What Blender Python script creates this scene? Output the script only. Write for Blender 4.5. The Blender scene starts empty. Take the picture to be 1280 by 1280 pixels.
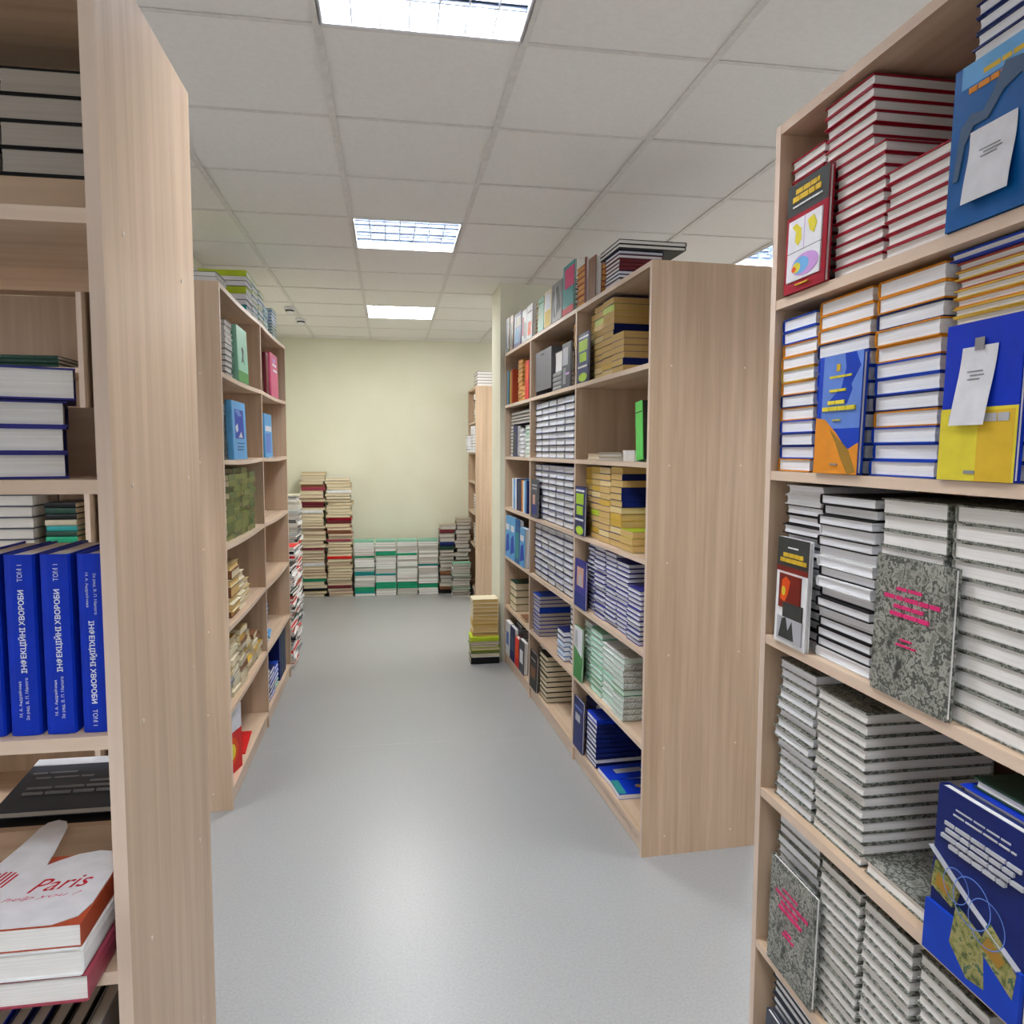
import bpy, math, random
from mathutils import Matrix, Vector
random.seed(7)
SC = bpy.context.scene
COL = SC.collection
CAMH = 1.58
# ------------------------------------------------------------------ materials
def lin(c):
    r = []
    for v in c:
        v /= 255.0
        r.append(v / 12.92 if v <= 0.04045 else ((v + 0.055) / 1.055) ** 2.4)
    return (*r, 1)
MATS = {}
def newmat(name):
    m = bpy.data.materials.new(name); m.use_nodes = True
    nt = m.node_tree; b = nt.nodes['Principled BSDF']
    return m, nt, b
def plain(name, rgb, rough=0.5, metal=0.0, spec=0.32):
    if name in MATS: return MATS[name]
    m, nt, b = newmat(name)
    b.inputs['Roughness'].default_value = rough
    b.inputs['Metallic'].default_value = metal
    b.inputs['Specular IOR Level'].default_value = spec
    # faint procedural unevenness so nothing is a dead flat colour
    tc = nt.nodes.new('ShaderNodeTexCoord'); n = nt.nodes.new('ShaderNodeTexNoise')
    n.inputs['Scale'].default_value = 30; nt.links.new(tc.outputs['Object'], n.inputs['Vector'])
    r = nt.nodes.new('ShaderNodeValToRGB')
    c = lin(rgb)
    r.color_ramp.elements[0].position = .3; r.color_ramp.elements[1].position = .7
    r.color_ramp.elements[0].color = (c[0]*.93, c[1]*.93, c[2]*.93, 1)
    r.color_ramp.elements[1].color = (min(1,c[0]*1.06), min(1,c[1]*1.06), min(1,c[2]*1.06), 1)
    nt.links.new(n.outputs['Fac'], r.inputs['Fac']); nt.links.new(r.outputs['Color'], b.inputs['Base Color'])
    MATS[name] = m
    return m
def wood(name, c1, c2, axis, rough=0.45):
    m, nt, b = newmat(name)
    tc = nt.nodes.new('ShaderNodeTexCoord')
    cols = []
    for sc, det in ((1.0, 6), (3.4, 3)):
        mp = nt.nodes.new('ShaderNodeMapping')
        s = [22*sc, 22*sc, 22*sc]; s['XYZ'.index(axis)] = 0.9*sc
        mp.inputs['Scale'].default_value = s
        nt.links.new(tc.outputs['Object'], mp.inputs['Vector'])
        n = nt.nodes.new('ShaderNodeTexNoise'); n.inputs['Scale'].default_value = 1.0
        n.inputs['Detail'].default_value = det; n.inputs['Distortion'].default_value = .4
        nt.links.new(mp.outputs['Vector'], n.inputs['Vector']); cols.append(n)
    mx = nt.nodes.new('ShaderNodeMath'); mx.operation = 'MULTIPLY_ADD'
    nt.links.new(cols[1].outputs['Fac'], mx.inputs[0]); mx.inputs[1].default_value = .35
    nt.links.new(cols[0].outputs['Fac'], mx.inputs[2])
    r = nt.nodes.new('ShaderNodeValToRGB')
    r.color_ramp.elements[0].position = .48; r.color_ramp.elements[0].color = lin(c1)
    r.color_ramp.elements[1].position = .88; r.color_ramp.elements[1].color = lin(c2)
    nt.links.new(mx.outputs[0], r.inputs['Fac']); nt.links.new(r.outputs['Color'], b.inputs['Base Color'])
    b.inputs['Roughness'].default_value = rough
    b.inputs['Specular IOR Level'].default_value = .35
    MATS[name] = m
    return m
W1, W2 = (189, 161, 134), (214, 188, 162)
WOODV = wood('wood_v', W1, W2, 'Z')
WOODH = wood('wood_h', (194, 165, 137), (217, 191, 165), 'X')
EDGEV = wood('edge_v', (214, 190, 172), (226, 204, 187), 'Z')
EDGEH = wood('edge_h', (214, 188, 166), (226, 202, 182), 'X')
def pages(name, rgb):
    m, nt, b = newmat(name)
    tc = nt.nodes.new('ShaderNodeTexCoord'); mp = nt.nodes.new('ShaderNodeMapping')
    mp.inputs['Scale'].default_value = (6, 6, 900)
    n = nt.nodes.new('ShaderNodeTexNoise'); n.inputs['Scale'].default_value = 1; n.inputs['Detail'].default_value = 3
    nt.links.new(tc.outputs['Object'], mp.inputs['Vector']); nt.links.new(mp.outputs['Vector'], n.inputs['Vector'])
    r = nt.nodes.new('ShaderNodeValToRGB'); c = lin(rgb)
    r.color_ramp.elements[0].position = .3; r.color_ramp.elements[1].position = .7
    r.color_ramp.elements[0].color = (c[0]*.87, c[1]*.86, c[2]*.85, 1); r.color_ramp.elements[1].color = (min(1,c[0]*1.06), min(1,c[1]*1.06), min(1,c[2]*1.06), 1)
    nt.links.new(n.outputs['Fac'], r.inputs['Fac']); nt.links.new(r.outputs['Color'], b.inputs['Base Color'])
    b.inputs['Roughness'].default_value = .8
    MATS[name] = m
    return m
PG = {'white': pages('pages_white', (238, 235, 233)), 'cool': pages('pages_cool', (241, 242, 248)),
      'cream': pages('pages_cream', (222, 208, 178)), 'ochre': pages('pages_ochre', (212, 178, 112)), 'straw': pages('pages_straw', (228, 204, 146)),
      'orange': pages('pages_orange', (226, 170, 96)), 'grey': pages('pages_grey', (196, 190, 182)),
      'mint': pages('pages_mint', (214, 230, 222))}
def mottled(name, cols, scale, rough=.5):
    m, nt, b = newmat(name)
    tc = nt.nodes.new('ShaderNodeTexCoord'); n = nt.nodes.new('ShaderNodeTexNoise')
    n.inputs['Scale'].default_value = scale; n.inputs['Detail'].default_value = 5; n.inputs['Roughness'].default_value = .65
    nt.links.new(tc.outputs['Object'], n.inputs['Vector'])
    r = nt.nodes.new('ShaderNodeValToRGB'); r.color_ramp.interpolation = 'CONSTANT'
    k = len(cols)
    while len(r.color_ramp.elements) < k: r.color_ramp.elements.new(.5)
    for i, c in enumerate(cols):
        r.color_ramp.elements[i].position = 0 if i == 0 else .36 + .28 * (i - .5) / (k - 1)
        r.color_ramp.elements[i].color = lin(c)
    nt.links.new(n.outputs['Fac'], r.inputs['Fac']); nt.links.new(r.outputs['Color'], b.inputs['Base Color'])
    b.inputs['Roughness'].default_value = rough
    MATS[name] = m
    return m
# cover colour : rgb, word for labels
CC = {'red': ((150, 6, 34), 'crimson'), 'blue': ((12, 60, 175), 'blue'), 'navy': ((12, 28, 92), 'navy'),
      'orange': ((205, 128, 14), 'orange'), 'yellow': ((232, 200, 20), 'yellow'), 'black': ((10, 10, 14), 'black'),
      'grey': ((120, 120, 122), 'grey'), 'violet': ((44, 42, 128), 'violet'), 'lime': ((180, 200, 45), 'lime'),
      'green': ((62, 130, 66), 'green'), 'teal': ((40, 140, 140), 'teal'), 'mint': ((140, 195, 170), 'pale green'),
      'white': ((232, 232, 234), 'white'), 'maroon': ((105, 35, 45), 'maroon'), 'brown': ((126, 82, 52), 'brown'),
      'tan': ((196, 170, 120), 'tan'), 'sky': ((90, 165, 220), 'light blue'), 'olive': ((112, 118, 50), 'olive green'),
      'dgreen': ((30, 62, 50), 'dark green'), 'pink': ((205, 80, 120), 'pink'), 'cyanb': ((2, 84, 150), 'ocean blue'),
      'cobalt': ((6, 48, 178), 'cobalt blue'), 'cream': ((226, 214, 186), 'cream'), 'dusk': ((62, 66, 78), 'slate'),
      'emerald': ((30, 150, 110), 'emerald green'), 'rust': ((170, 72, 44), 'rust'), 'scarlet': ((205, 25, 25), 'scarlet'),
      'moss': ((84, 96, 40), 'moss green'), 'beige': ((186, 174, 150), 'beige'), 'gold': ((205, 165, 60), 'gold'), 'rose': ((150, 62, 78), 'rose red')}
CAMO = mottled('camo', [(52, 55, 50), (104, 106, 98), (146, 146, 138), (70, 74, 68), (158, 157, 149), (118, 120, 110)], 30)
SPECK = mottled('speckle', [(235, 236, 232), (120, 125, 118), (225, 228, 222), (150, 156, 148)], 160)
def cov(k):
    if k == 'camo': return CAMO
    if k == 'speck': return SPECK
    return plain('cover_' + k, CC[k][0], .45, spec=.25)
def word(k):
    return {'camo': 'camouflage', 'speck': 'speckled white'}.get(k) or CC[k][1]
# ------------------------------------------------------------------ object helpers
def tag(o, label=None, cat=None, group=None, kind=None):
    if label: o['label'] = label
    if cat: o['category'] = cat
    if group: o['group'] = group
    if kind: o['kind'] = kind
    return o
def link(o, parent=None):
    COL.objects.link(o)
    if parent is not None: o.parent = parent
    return o
def empty(name, M):
    o = bpy.data.objects.new(name, None); o.empty_display_size = .05; link(o); o.matrix_world = M
    return o
class MB:
    def __init__(s): s.v = []; s.f = []; s.m = []
    def quad(s, pts, mi=0):
        k = len(s.v); s.v += [tuple(p) for p in pts]; s.f.append(tuple(range(k, k+len(pts)))); s.m.append(mi)
    def box(s, x0, x1, y0, y1, z0, z1, mi=0, front=None, skip=()):
        k = len(s.v)
        s.v += [(x, y, z) for z in (z0, z1) for y in (y0, y1) for x in (x0, x1)]
        F = {'b': (0, 2, 3, 1), 't': (4, 5, 7, 6), 'f': (0, 1, 5, 4), 'k': (2, 6, 7, 3), 'l': (0, 4, 6, 2), 'r': (1, 3, 7, 5)}
        for n, f in F.items():
            if n in skip: continue
            s.f.append(tuple(k+i for i in f)); s.m.append(front if (n == 'f' and front is not None) else mi)
    def cyl(s, c, r, h, axis='z', n=16, mi=0, r2=None):
        k = len(s.v); r2 = r if r2 is None else r2
        for j, (hh, rr) in enumerate(((0, r), (h, r2))):
            for i in range(n):
                a = 2*math.pi*i/n; p = (rr*math.cos(a), rr*math.sin(a), hh)
                if axis == 'x': p = (p[2], p[0], p[1])
                if axis == 'y': p = (p[1], p[2], p[0])
                s.v.append((c[0]+p[0], c[1]+p[1], c[2]+p[2]))
        for i in range(n):
            j = (i+1) % n; s.f.append((k+i, k+j, k+n+j, k+n+i)); s.m.append(mi)
        s.f.append(tuple(k+i for i in reversed(range(n)))); s.m.append(mi)
        s.f.append(tuple(k+n+i for i in range(n))); s.m.append(mi)
    def prism(s, pts, z0, z1, mi=0):      # outline in xy (ccw), extruded along z
        k = len(s.v); n = len(pts)
        s.v += [(p[0], p[1], z0) for p in pts] + [(p[0], p[1], z1) for p in pts]
        s.f.append(tuple(k+i for i in reversed(range(n)))); s.m.append(mi)
        s.f.append(tuple(k+n+i for i in range(n))); s.m.append(mi)
        for i in range(n):
            j = (i+1) % n; s.f.append((k+i, k+j, k+n+j, k+n+i)); s.m.append(mi)
    def mesh(s, name, mats):
        me = bpy.data.meshes.new(name); me.from_pydata(s.v, [], s.f)
        for m in mats: me.materials.append(m)
        me.polygons.foreach_set('material_index', s.m); me.update()
        return me
    def obj(s, name, mats, parent=None):
        return link(bpy.data.objects.new(name, s.mesh(name, mats if isinstance(mats, (list, tuple)) else [mats])), parent)
class Fr:
    """placement frame of a run of shelving: u along the run, d into it; local X = right as seen from the front"""
    def __init__(s, ox, oy, D, sgn):
        s.o = Vector((ox, oy, 0)); s.D = Vector((D[0], D[1], 0)).normalized(); s.X = s.D.cross(Vector((0, 0, 1))); s.s = sgn
        s.M = Matrix(((s.X.x, s.D.x, 0, ox), (s.X.y, s.D.y, 0, oy), (0, 0, 1, 0), (0, 0, 0, 1)))
    def pt(s, u, d, z): return s.o + s.X*(s.s*u) + s.D*d + Vector((0, 0, z + CAMH))
    def U(s): return s.X*s.s
NR = Fr(.834, 0, (1, 0), -1)
FR = Fr(1.0704, 0, (1, .044), -1)
L2 = Fr(-.695, 0, (-1, 0), 1)
NL = Fr(0, 1.13, (0, 1), 1)
LB = Fr(0, 3.3, (0, 1), 1)
BW = Fr(0, 8.2, (0, 1), 1)
R2 = Fr(.872, 0, (1, 0), -1)
ZU = Vector((0, 0, 1))
def basis(X, Y, Z, p):
    return Matrix(((X.x, Y.x, Z.x, p.x), (X.y, Y.y, Z.y, p.y), (X.z, Y.z, Z.z, p.z), (0, 0, 0, 1)))
# ------------------------------------------------------------------ camera
f_px, yaw, pitch, roll = 938.2, .161, .0817, .0035
cy, sy, cp, sp = math.cos(yaw), math.sin(yaw), math.cos(pitch), math.sin(pitch)
Fw = Vector((sy*cp, cy*cp, -sp)); Rt = Vector((cy, -sy, 0)); Up = Rt.cross(Fw)
c_, s_ = math.cos(roll), math.sin(roll)
R_ = Rt*c_ + Up*s_; U_ = Up*c_ - Rt*s_
cam = bpy.data.cameras.new('camera'); cam.sensor_width = 36; cam.lens = 36*f_px/1280; cam.clip_start = .02
co = bpy.data.objects.new('camera', cam); link(co); co.matrix_world = basis(R_, U_, -Fw, Vector((0, 0, CAMH)))
SC.camera = co
def screen_area(M, W, L, T):
    us, vs = [], []
    for x in (-W/2, W/2):
        for y in (-L/2, L/2):
            for z in (0, T):
                q = M @ Vector((x, y, z)) - Vector((0, 0, CAMH)); w = q.dot(Fw)
                if w < .05: return 0
                us.append(min(1280, max(0, 640 + f_px*q.dot(R_)/w))); vs.append(min(1280, max(0, 640 - f_px*q.dot(U_)/w)))
    return (max(us)-min(us))*(max(vs)-min(vs))
# ------------------------------------------------------------------ books
BC = {}
def book_meshes(W, L, T, cover, page, soft):
    key = (round(W, 3), round(L, 3), round(T, 4), cover, page, soft)
    if key in BC: return BC[key]
    c, o = (.0015, 0.0006) if soft else (.0025, .0032) if T < .034 or T > .038 else (.0031, .005)
    m = MB(); w, l = W/2, L/2
    r = min(T*.16, .005) if not soft else .0006
    prof = [(w, 0), (w, c), (-w+c, c), (-w+c, T-c), (w, T-c), (w, T), (-w+r, T), (-w+r*.25, T-r*.5), (-w-(.0 if soft else .0008), T*.72),
            (-w-(.0 if soft else .0008), T*.28), (-w+r*.25, r*.5), (-w+r, 0)]
    # C-shaped case, extruded along the length
    k = 0; n = len(prof)
    m.v = [(p[0], -l, p[1]) for p in prof] + [(p[0], l, p[1]) for p in prof]
    for i in range(n):
        j = (i+1) % n; m.f.append((i, n+i, n+j, j)); m.m.append(0)
    for base, rev in ((0, False), (n, True)):   # end caps as quads: lower board, upper board, spine
        for q in ((0, 1, 2, 11), (3, 4, 5, 6), (2, 3, 6, 7), (2, 7, 8, 9), (2, 9, 10, 11)):
            q = [base+i for i in q]; m.f.append(tuple(reversed(q)) if rev else tuple(q)); m.m.append(0)
    cm = m.mesh('book_case', [cov(cover)])
    p = MB(); e = .0005
    x0, x1 = -w+c+.0003, w-o
    y0, y1 = -l+o, l-o; z0, z1 = c+.0001, T-c-.0001; dz = .0018 if not soft else 0
    # page block with a slightly hollow fore edge
    p.v = [(x0, y0, z0), (x1, y0, z0), (x1-dz, y0, (z0+z1)/2), (x1, y0, z1), (x0, y0, z1), (x0, y1, z0), (x1, y1, z0), (x1-dz, y1, (z0+z1)/2), (x1, y1, z1), (x0, y1, z1)]
    p.f = [(0, 1, 2), (0, 2, 4), (4, 2, 3), (5, 7, 6), (5, 9, 7), (9, 8, 7), (0, 5, 6, 1), (1, 6, 7, 2), (2, 7, 8, 3), (3, 8, 9, 4), (0, 4, 9, 5)]
    p.m = [0]*11
    pm = p.mesh('page_block', [PG[page]])
    BC[key] = (cm, pm)
    return BC[key]
SPECS = []
def spec(M, W, L, T, cover, page, soft, label, cat, group, art=None, name=None, spine_art=None, force=False):
    SPECS.append(dict(M=M, W=W, L=L, T=T, cover=cover, page=page, soft=soft, label=label, cat=cat, group=group, art=art, name=name, spine_art=spine_art,
                      force=force or bool(art) or bool(spine_art), area=screen_area(M, W, L, T)))
ORD = ['lowest', 'second from bottom', 'third from bottom', 'fourth from bottom', 'fifth from bottom', 'sixth from bottom', 'seventh from bottom',
       'eighth from bottom', 'ninth from bottom', 'tenth from bottom', 'eleventh from bottom', 'twelfth from bottom', 'thirteenth from bottom',
       'fourteenth from bottom', 'fifteenth from bottom', 'sixteenth from bottom'] 
TOPS = ['topmost', 'second from top', 'third from top', 'fourth from top', 'fifth from top', 'sixth from top', 'seventh from top', 'eighth from top',
        'ninth from top', 'tenth from top', 'eleventh from top', 'twelfth from top', 'thirteenth from top', 'fourteenth from top', 'fifteenth from top',
        'sixteenth from top', 'seventeenth from top', 'eighteenth from top', 'nineteenth from top', 'twentieth from top']
def ordn(i, n):
    if i == n-1 and n > 1: return 'topmost'
    if i < n/2 or n-1-i >= len(TOPS): return ORD[i] if i < len(ORD) else 'number %d from bottom' % (i+1)
    return TOPS[n-1-i]
SAG = .008
def sagdrop(fr, u0, u1, z0):
    if fr is not L2 or z0 < -1.3 or z0 > .75: return 0
    a, b = (3.355, 4.335) if (u0+u1)/2 < 4.345 else (4.355, 5.31)
    if not any(abs(z0-s) < .002 for s in SHELVES): return 0
    return SAG*max(0, min(math.sin(math.pi*min(1, max(0, (u-a)/(b-a)))) for u in (u0, u1)))
SHELVES = [.697, .327, -.043, -.412, -.770, -1.136, -1.490]
def stack(fr, u0, u1, z0, books, where, L=.215, d=.012, spine='back', page='white', soft=False, cat='book', group=None, jit=.005, rot=.012, name=None, ujit=.0022, turn=0):
    """books: list of (cover, thickness[, spine side[, page]]), from the bottom up; where: words that say which stack"""
    if cat == 'book': cat = 'textbook' if fr is FR else 'reference book' if fr is L2 else ('book' if fr in (NR, NL) else 'old book')
    z = z0 + .0007 - sagdrop(fr, u0, u1, z0); n = len(books); Uv = fr.U()
    for i, b in enumerate(books):
        cv, T = b[0], b[1]; sp_ = (b[2] if len(b) > 2 and b[2] else spine); pg = b[3] if len(b) > 3 else page
        wu = (u1-u0) - random.uniform(.001, .004); dep = L - random.uniform(0, .003)
        du = random.uniform(-ujit, ujit); dd = random.uniform(0, jit)
        X = {'u-': Uv, 'u+': -Uv, 'front': fr.D, 'back': -fr.D}[sp_]
        W, Ln = (wu, dep) if sp_[0] == 'u' else (dep, wu)
        W = round(W, 3); Ln = round(Ln, 3)
        Y = ZU.cross(X); p = fr.pt((u0+u1)/2+du, d+dd+dep/2, z)
        M = basis(X, Y, ZU, p) @ Matrix.Rotation(random.uniform(-rot, rot) + math.radians(turn), 4, 'Z')
        word_ = word(cv); noun = {'book': 'book'}.get(cat, cat)
        label = '%s %s, %s, %s' % (word_, noun, ordn(i, n), where) if n > 1 else '%s %s, %s' % (word_, noun, where)
        spec(M, W, Ln, T-.0003, cv, pg, soft, label, cat, group or ('books in the ' + where), name=name)
        z += T
    return z
# art items in cover coordinates (x right 0..1, y up 0..1 of the front cover)
TX = {}
def text_mesh(s, font=None, shear=0, bold=0):
    key = (s, shear, bold)
    if key in TX: return TX[key]
    c = bpy.data.curves.new('lettering', 'FONT'); c.body = s; c.size = 1; c.align_x = 'CENTER'; c.align_y = 'CENTER'
    c.resolution_u = 2; c.shear = shear; c.offset = bold; c.fill_mode = 'BOTH' if False else 'FRONT'
    o = bpy.data.objects.new('lettering', c); COL.objects.link(o)
    dg = bpy.context.evaluated_depsgraph_get(); me = bpy.data.meshes.new_from_object(o.evaluated_get(dg))
    COL.objects.unlink(o); bpy.data.objects.remove(o); bpy.data.curves.remove(c)
    xs = [v.co.x for v in me.vertices] or [0]; ys = [v.co.y for v in me.vertices] or [0]
    TX[key] = (me, max(xs)-min(xs) or 1, max(ys)-min(ys) or 1, (max(xs)+min(xs))/2, (max(ys)+min(ys))/2)
    return TX[key]
def put_text(parent, s, M, w, h, mat, name='title', shear=0, bold=.0):
    """lettering fitted in a w x h box; M: local frame (x right, y up, z out) in the parent's space"""
    me, tw, th, cx, cy_ = text_mesh(s, None, shear, bold)
    m2 = me.copy(); m2.materials.clear(); m2.materials.append(mat)
    S = Matrix.Diagonal((w/tw, h/th, 1, 1)) @ Matrix.Translation((-cx, -cy_, 0))
    m2.transform(S)
    o = link(bpy.data.objects.new(name, m2), parent); o.matrix_local = M
    return o
def put_art(root, art, W, L, zt):
    lvl = 0
    for a in art:
        lvl += 1; z = zt + .0002*lvl
        if a[0] == 'rect':
            _, x0, y0, x1, y1, mt, nm = a
            m = MB(); m.box((x0-.5)*W, (x1-.5)*W, (y0-.5)*L, (y1-.5)*L, zt-.0002, z); m.obj(nm, mt, root)
        elif a[0] == 'poly':
            _, pts, mt, nm = a
            m = MB(); m.prism([((x-.5)*W, (y-.5)*L) for x, y in pts], zt-.0002, z); m.obj(nm, mt, root)
        elif a[0] == 'ell':
            _, cx, cy2, rx, ry, mt, nm = a
            m = MB(); m.prism([((cx-.5)*W+rx*W*math.cos(t*math.pi/12), (cy2-.5)*L+ry*L*math.sin(t*math.pi/12)) for t in range(24)], zt-.0002, z); m.obj(nm, mt, root)
        elif a[0] == 'ring':
            _, cx, cy2, r, wd, mt, nm = a
            m = MB(); N = 28
            for t in range(N):
                a0, a1 = 2*math.pi*t/N, 2*math.pi*(t+1)/N
                P = lambda rr, aa: ((cx-.5)*W + rr*math.cos(aa), (cy2-.5)*L + rr*math.sin(aa), z)
                m.quad([P(r, a0), P(r+wd, a0), P(r+wd, a1), P(r, a1)])
            m.obj(nm, mt, root)
        elif a[0] == 'text':
            _, cx, cy2, w, h, s, mt, nm = a[:8]
            put_text(root, s, Matrix.Translation(((cx-.5)*W, (cy2-.5)*L, z)), w*W, h*L, mt, nm, a[8] if len(a) > 8 else 0, a[9] if len(a) > 9 else 0)
def emit_book(s):
    cm, pm = book_meshes(s['W'], s['L'], s['T'], s['cover'], s['page'], s['soft'])
    nm = s['name'] or {'book': 'hardcover_book', 'paperback': 'paperback_book', 'booklet': 'booklet', 'magazine': 'magazine', 'textbook': 'textbook', 'old book': 'old_book', 'bound volume': 'bound_volume', 'reference book': 'reference_book', 'display copy': 'display_book', 'manual': 'manual'}.get(s['cat'], 'book')
    o = link(bpy.data.objects.new(nm, cm)); o.matrix_world = s['M']
    tag(o, s['label'], s['cat'], s['group'])
    p = link(bpy.data.objects.new('page_block', pm), o)
    if s['art']: put_art(o, s['art'], s['W'], s['L'], s['T'])
    if s['spine_art']: s['spine_art'](o, s['W'], s['L'], s['T'])
    return o
def display(fr, u0, u1, z0, h, T, d, cover, art, label, lean=8, page='white', group=None, cat='display copy', soft=False, yaw_=0, name=None):
    """book stood up with its front cover to the aisle, leaning back"""
    W = abs(u1-u0)
    p = fr.pt((u0+u1)/2, d, z0 - sagdrop(fr, min(u0, u1), max(u0, u1), z0))
    a = math.radians(lean*.3)
    n = -fr.D*math.cos(a) + ZU*math.sin(a)          # cover normal
    up = ZU*math.cos(a) + fr.D*math.sin(a)
    X = up.cross(n)
    p = p + up*(h/2) - n*T + n*0
    p = p + ZU*(T*math.sin(a)) + ZU*.001
    M = basis(X, up, n, p)
    if yaw_: M = Matrix.Translation(p) @ Matrix.Rotation(math.radians(yaw_), 4, 'Z') @ Matrix.Translation(-p) @ M
    spec(M, round(W, 3), round(h, 3), T, cover, page, soft, label, cat, group or 'books displayed cover outward', art=art, name=name, force=True)
def upright(fr, u, z0, w, h, T, d, cover, label, page='white', spine_art=None, cat='book', group='upright books', soft=False, flip=False, lean=0, spine_out=True):
    """book standing with its spine (or fore edge) to the aisle; u is its centre"""
    if cat == 'book': cat = 'textbook' if fr in (FR, L2) else 'book'
    X = fr.D if spine_out else -fr.D
    Y = ZU; n = X.cross(Y)
    if lean:
        r = Matrix.Rotation(math.radians(lean), 3, fr.D); Y = r @ Y; n = r @ n
    # centre of the underside face is at thickness/2 along n
    p = fr.pt(u, d+w/2, z0+.0007+h/2) - n*(T/2)
    if lean: p += ZU*(T/2*abs(math.sin(math.radians(lean))))
    spec(basis(X, Y, n, p), round(w, 3), round(h, 3), T, cover, page, soft, label, cat, group, spine_art=spine_art, force=bool(spine_art))
# ------------------------------------------------------------------ small art vocabulary
def ink(n):
    return plain('ink_' + n, {'white': (236, 236, 238), 'gold': (214, 176, 50), 'black': (26, 26, 30), 'pink': (208, 50, 110), 'red': (190, 24, 44), 'lime': (170, 205, 50),
        'yellow': (222, 206, 60), 'sky': (110, 170, 220), 'lilac': (196, 150, 210), 'green': (70, 140, 60), 'orange': (222, 140, 40), 'grey': (140, 142, 146), 'dark': (56, 58, 56),
        'flame': (220, 80, 24), 'ember': (110, 30, 20), 'paper': (226, 226, 232), 'navy': (24, 44, 120), 'cobalt': (14, 58, 170), 'brown': (120, 80, 52), 'fieldgreen': (104, 112, 44),
        'palegreen': (170, 200, 178), 'skin': (205, 160, 140), 'teal': (50, 140, 140), 'silver': (176, 176, 182), 'steel': (70, 92, 120), 'peri': (96, 130, 205), 'umber': (150, 112, 40), 'azure': (30, 96, 160)}[n], .5, spec=.22)
def lines(rows, mt, name='lettering'):
    """unreadable print: rows of word-length dashes (x0, x1, y, height)"""
    out = []; rr = random.Random(int(rows[0][0]*1000) + len(rows))
    for x0, x1, y, h in rows:
        x = x0
        while x < x1 - .02:
            w = min(rr.uniform(.09, .2), x1-x); out.append(('rect', x, y-h/2, x+w, y+h/2, ink(mt), name)); x += w + .018
    return out
FIELD = mottled('field_picture', [(70, 80, 40), (120, 122, 60), (150, 140, 90), (60, 90, 60)], 60)
LETTER = plain('spine_lettering', (226, 230, 238), .4)
# ------------------------------------------------------------------ room
def S(name, mb, mats, parent=None):
    o = mb.obj(name, mats, parent)
    if parent is None: o['kind'] = 'structure'
    return o
CH = 1.209 + CAMH; WY = 8.5; XL, XR, YB = -3.4, 4.6, -3.0
def floor_mat():
    m, nt, b = newmat('floor_lino'); tc = nt.nodes.new('ShaderNodeTexCoord')
    n = nt.nodes.new('ShaderNodeTexNoise'); n.inputs['Scale'].default_value = 120; n.inputs['Detail'].default_value = 4
    n2 = nt.nodes.new('ShaderNodeTexNoise'); n2.inputs['Scale'].default_value = 1.1; n2.inputs['Detail'].default_value = 3
    nt.links.new(tc.outputs['Object'], n.inputs['Vector']); nt.links.new(tc.outputs['Object'], n2.inputs['Vector'])
    r = nt.nodes.new('ShaderNodeValToRGB'); r.color_ramp.elements[0].position = .3; r.color_ramp.elements[1].position = .7
    r.color_ramp.elements[0].color = lin((150, 150, 149)); r.color_ramp.elements[1].color = lin((162, 162, 162))
    nt.links.new(n.outputs['Fac'], r.inputs['Fac']); nt.links.new(r.outputs['Color'], b.inputs['Base Color'])
    r2 = nt.nodes.new('ShaderNodeMapRange'); r2.inputs['To Min'].default_value = .27; r2.inputs['To Max'].default_value = .38
    nt.links.new(n2.outputs['Fac'], r2.inputs['Value']); nt.links.new(r2.outputs['Result'], b.inputs['Roughness'])
    b.inputs['Specular IOR Level'].default_value = .5
    bp = nt.nodes.new('ShaderNodeBump'); bp.inputs['Strength'].default_value = .05; bp.inputs['Distance'].default_value = .004
    nt.links.new(n.outputs['Fac'], bp.inputs['Height']); nt.links.new(bp.outputs['Normal'], b.inputs['Normal'])
    return m
def wall_mat():
    m, nt, b = newmat('wall_paint'); tc = nt.nodes.new('ShaderNodeTexCoord')
    n = nt.nodes.new('ShaderNodeTexNoise'); n.inputs['Scale'].default_value = 2.2; n.inputs['Detail'].default_value = 4
    nt.links.new(tc.outputs['Object'], n.inputs['Vector'])
    r = nt.nodes.new('ShaderNodeValToRGB'); r.color_ramp.elements[0].position = .3; r.color_ramp.elements[1].position = .7
    r.color_ramp.elements[0].color = lin((230, 229, 208)); r.color_ramp.elements[1].color = lin((236, 235, 216))
    nt.links.new(n.outputs['Fac'], r.inputs['Fac']); nt.links.new(r.outputs['Color'], b.inputs['Base Color'])
    b.inputs['Roughness'].default_value = .75
    n3 = nt.nodes.new('ShaderNodeTexNoise'); n3.inputs['Scale'].default_value = 90
    nt.links.new(tc.outputs['Object'], n3.inputs['Vector'])
    bp = nt.nodes.new('ShaderNodeBump'); bp.inputs['Strength'].default_value = .1; bp.inputs['Distance'].default_value = .003
    nt.links.new(n3.outputs['Fac'], bp.inputs['Height']); nt.links.new(bp.outputs['Normal'], b.inputs['Normal'])
    return m
def ceil_mat():
    m, nt, b = newmat('ceiling_tile'); tc = nt.nodes.new('ShaderNodeTexCoord')
    n = nt.nodes.new('ShaderNodeTexNoise'); n.inputs['Scale'].default_value = 60; n.inputs['Detail'].default_value = 5
    nt.links.new(tc.outputs['Object'], n.inputs['Vector'])
    r = nt.nodes.new('ShaderNodeValToRGB'); r.color_ramp.elements[0].position = .35; r.color_ramp.elements[1].position = .65
    r.color_ramp.elements[0].color = lin((238, 236, 233)); r.color_ramp.elements[1].color = lin((242, 240, 237))
    nt.links.new(n.outputs['Fac'], r.inputs['Fac']); nt.links.new(r.outputs['Color'], b.inputs['Base Color'])
    b.inputs['Roughness'].default_value = .9
    return m
WALL, CEIL = wall_mat(), ceil_mat()
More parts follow.
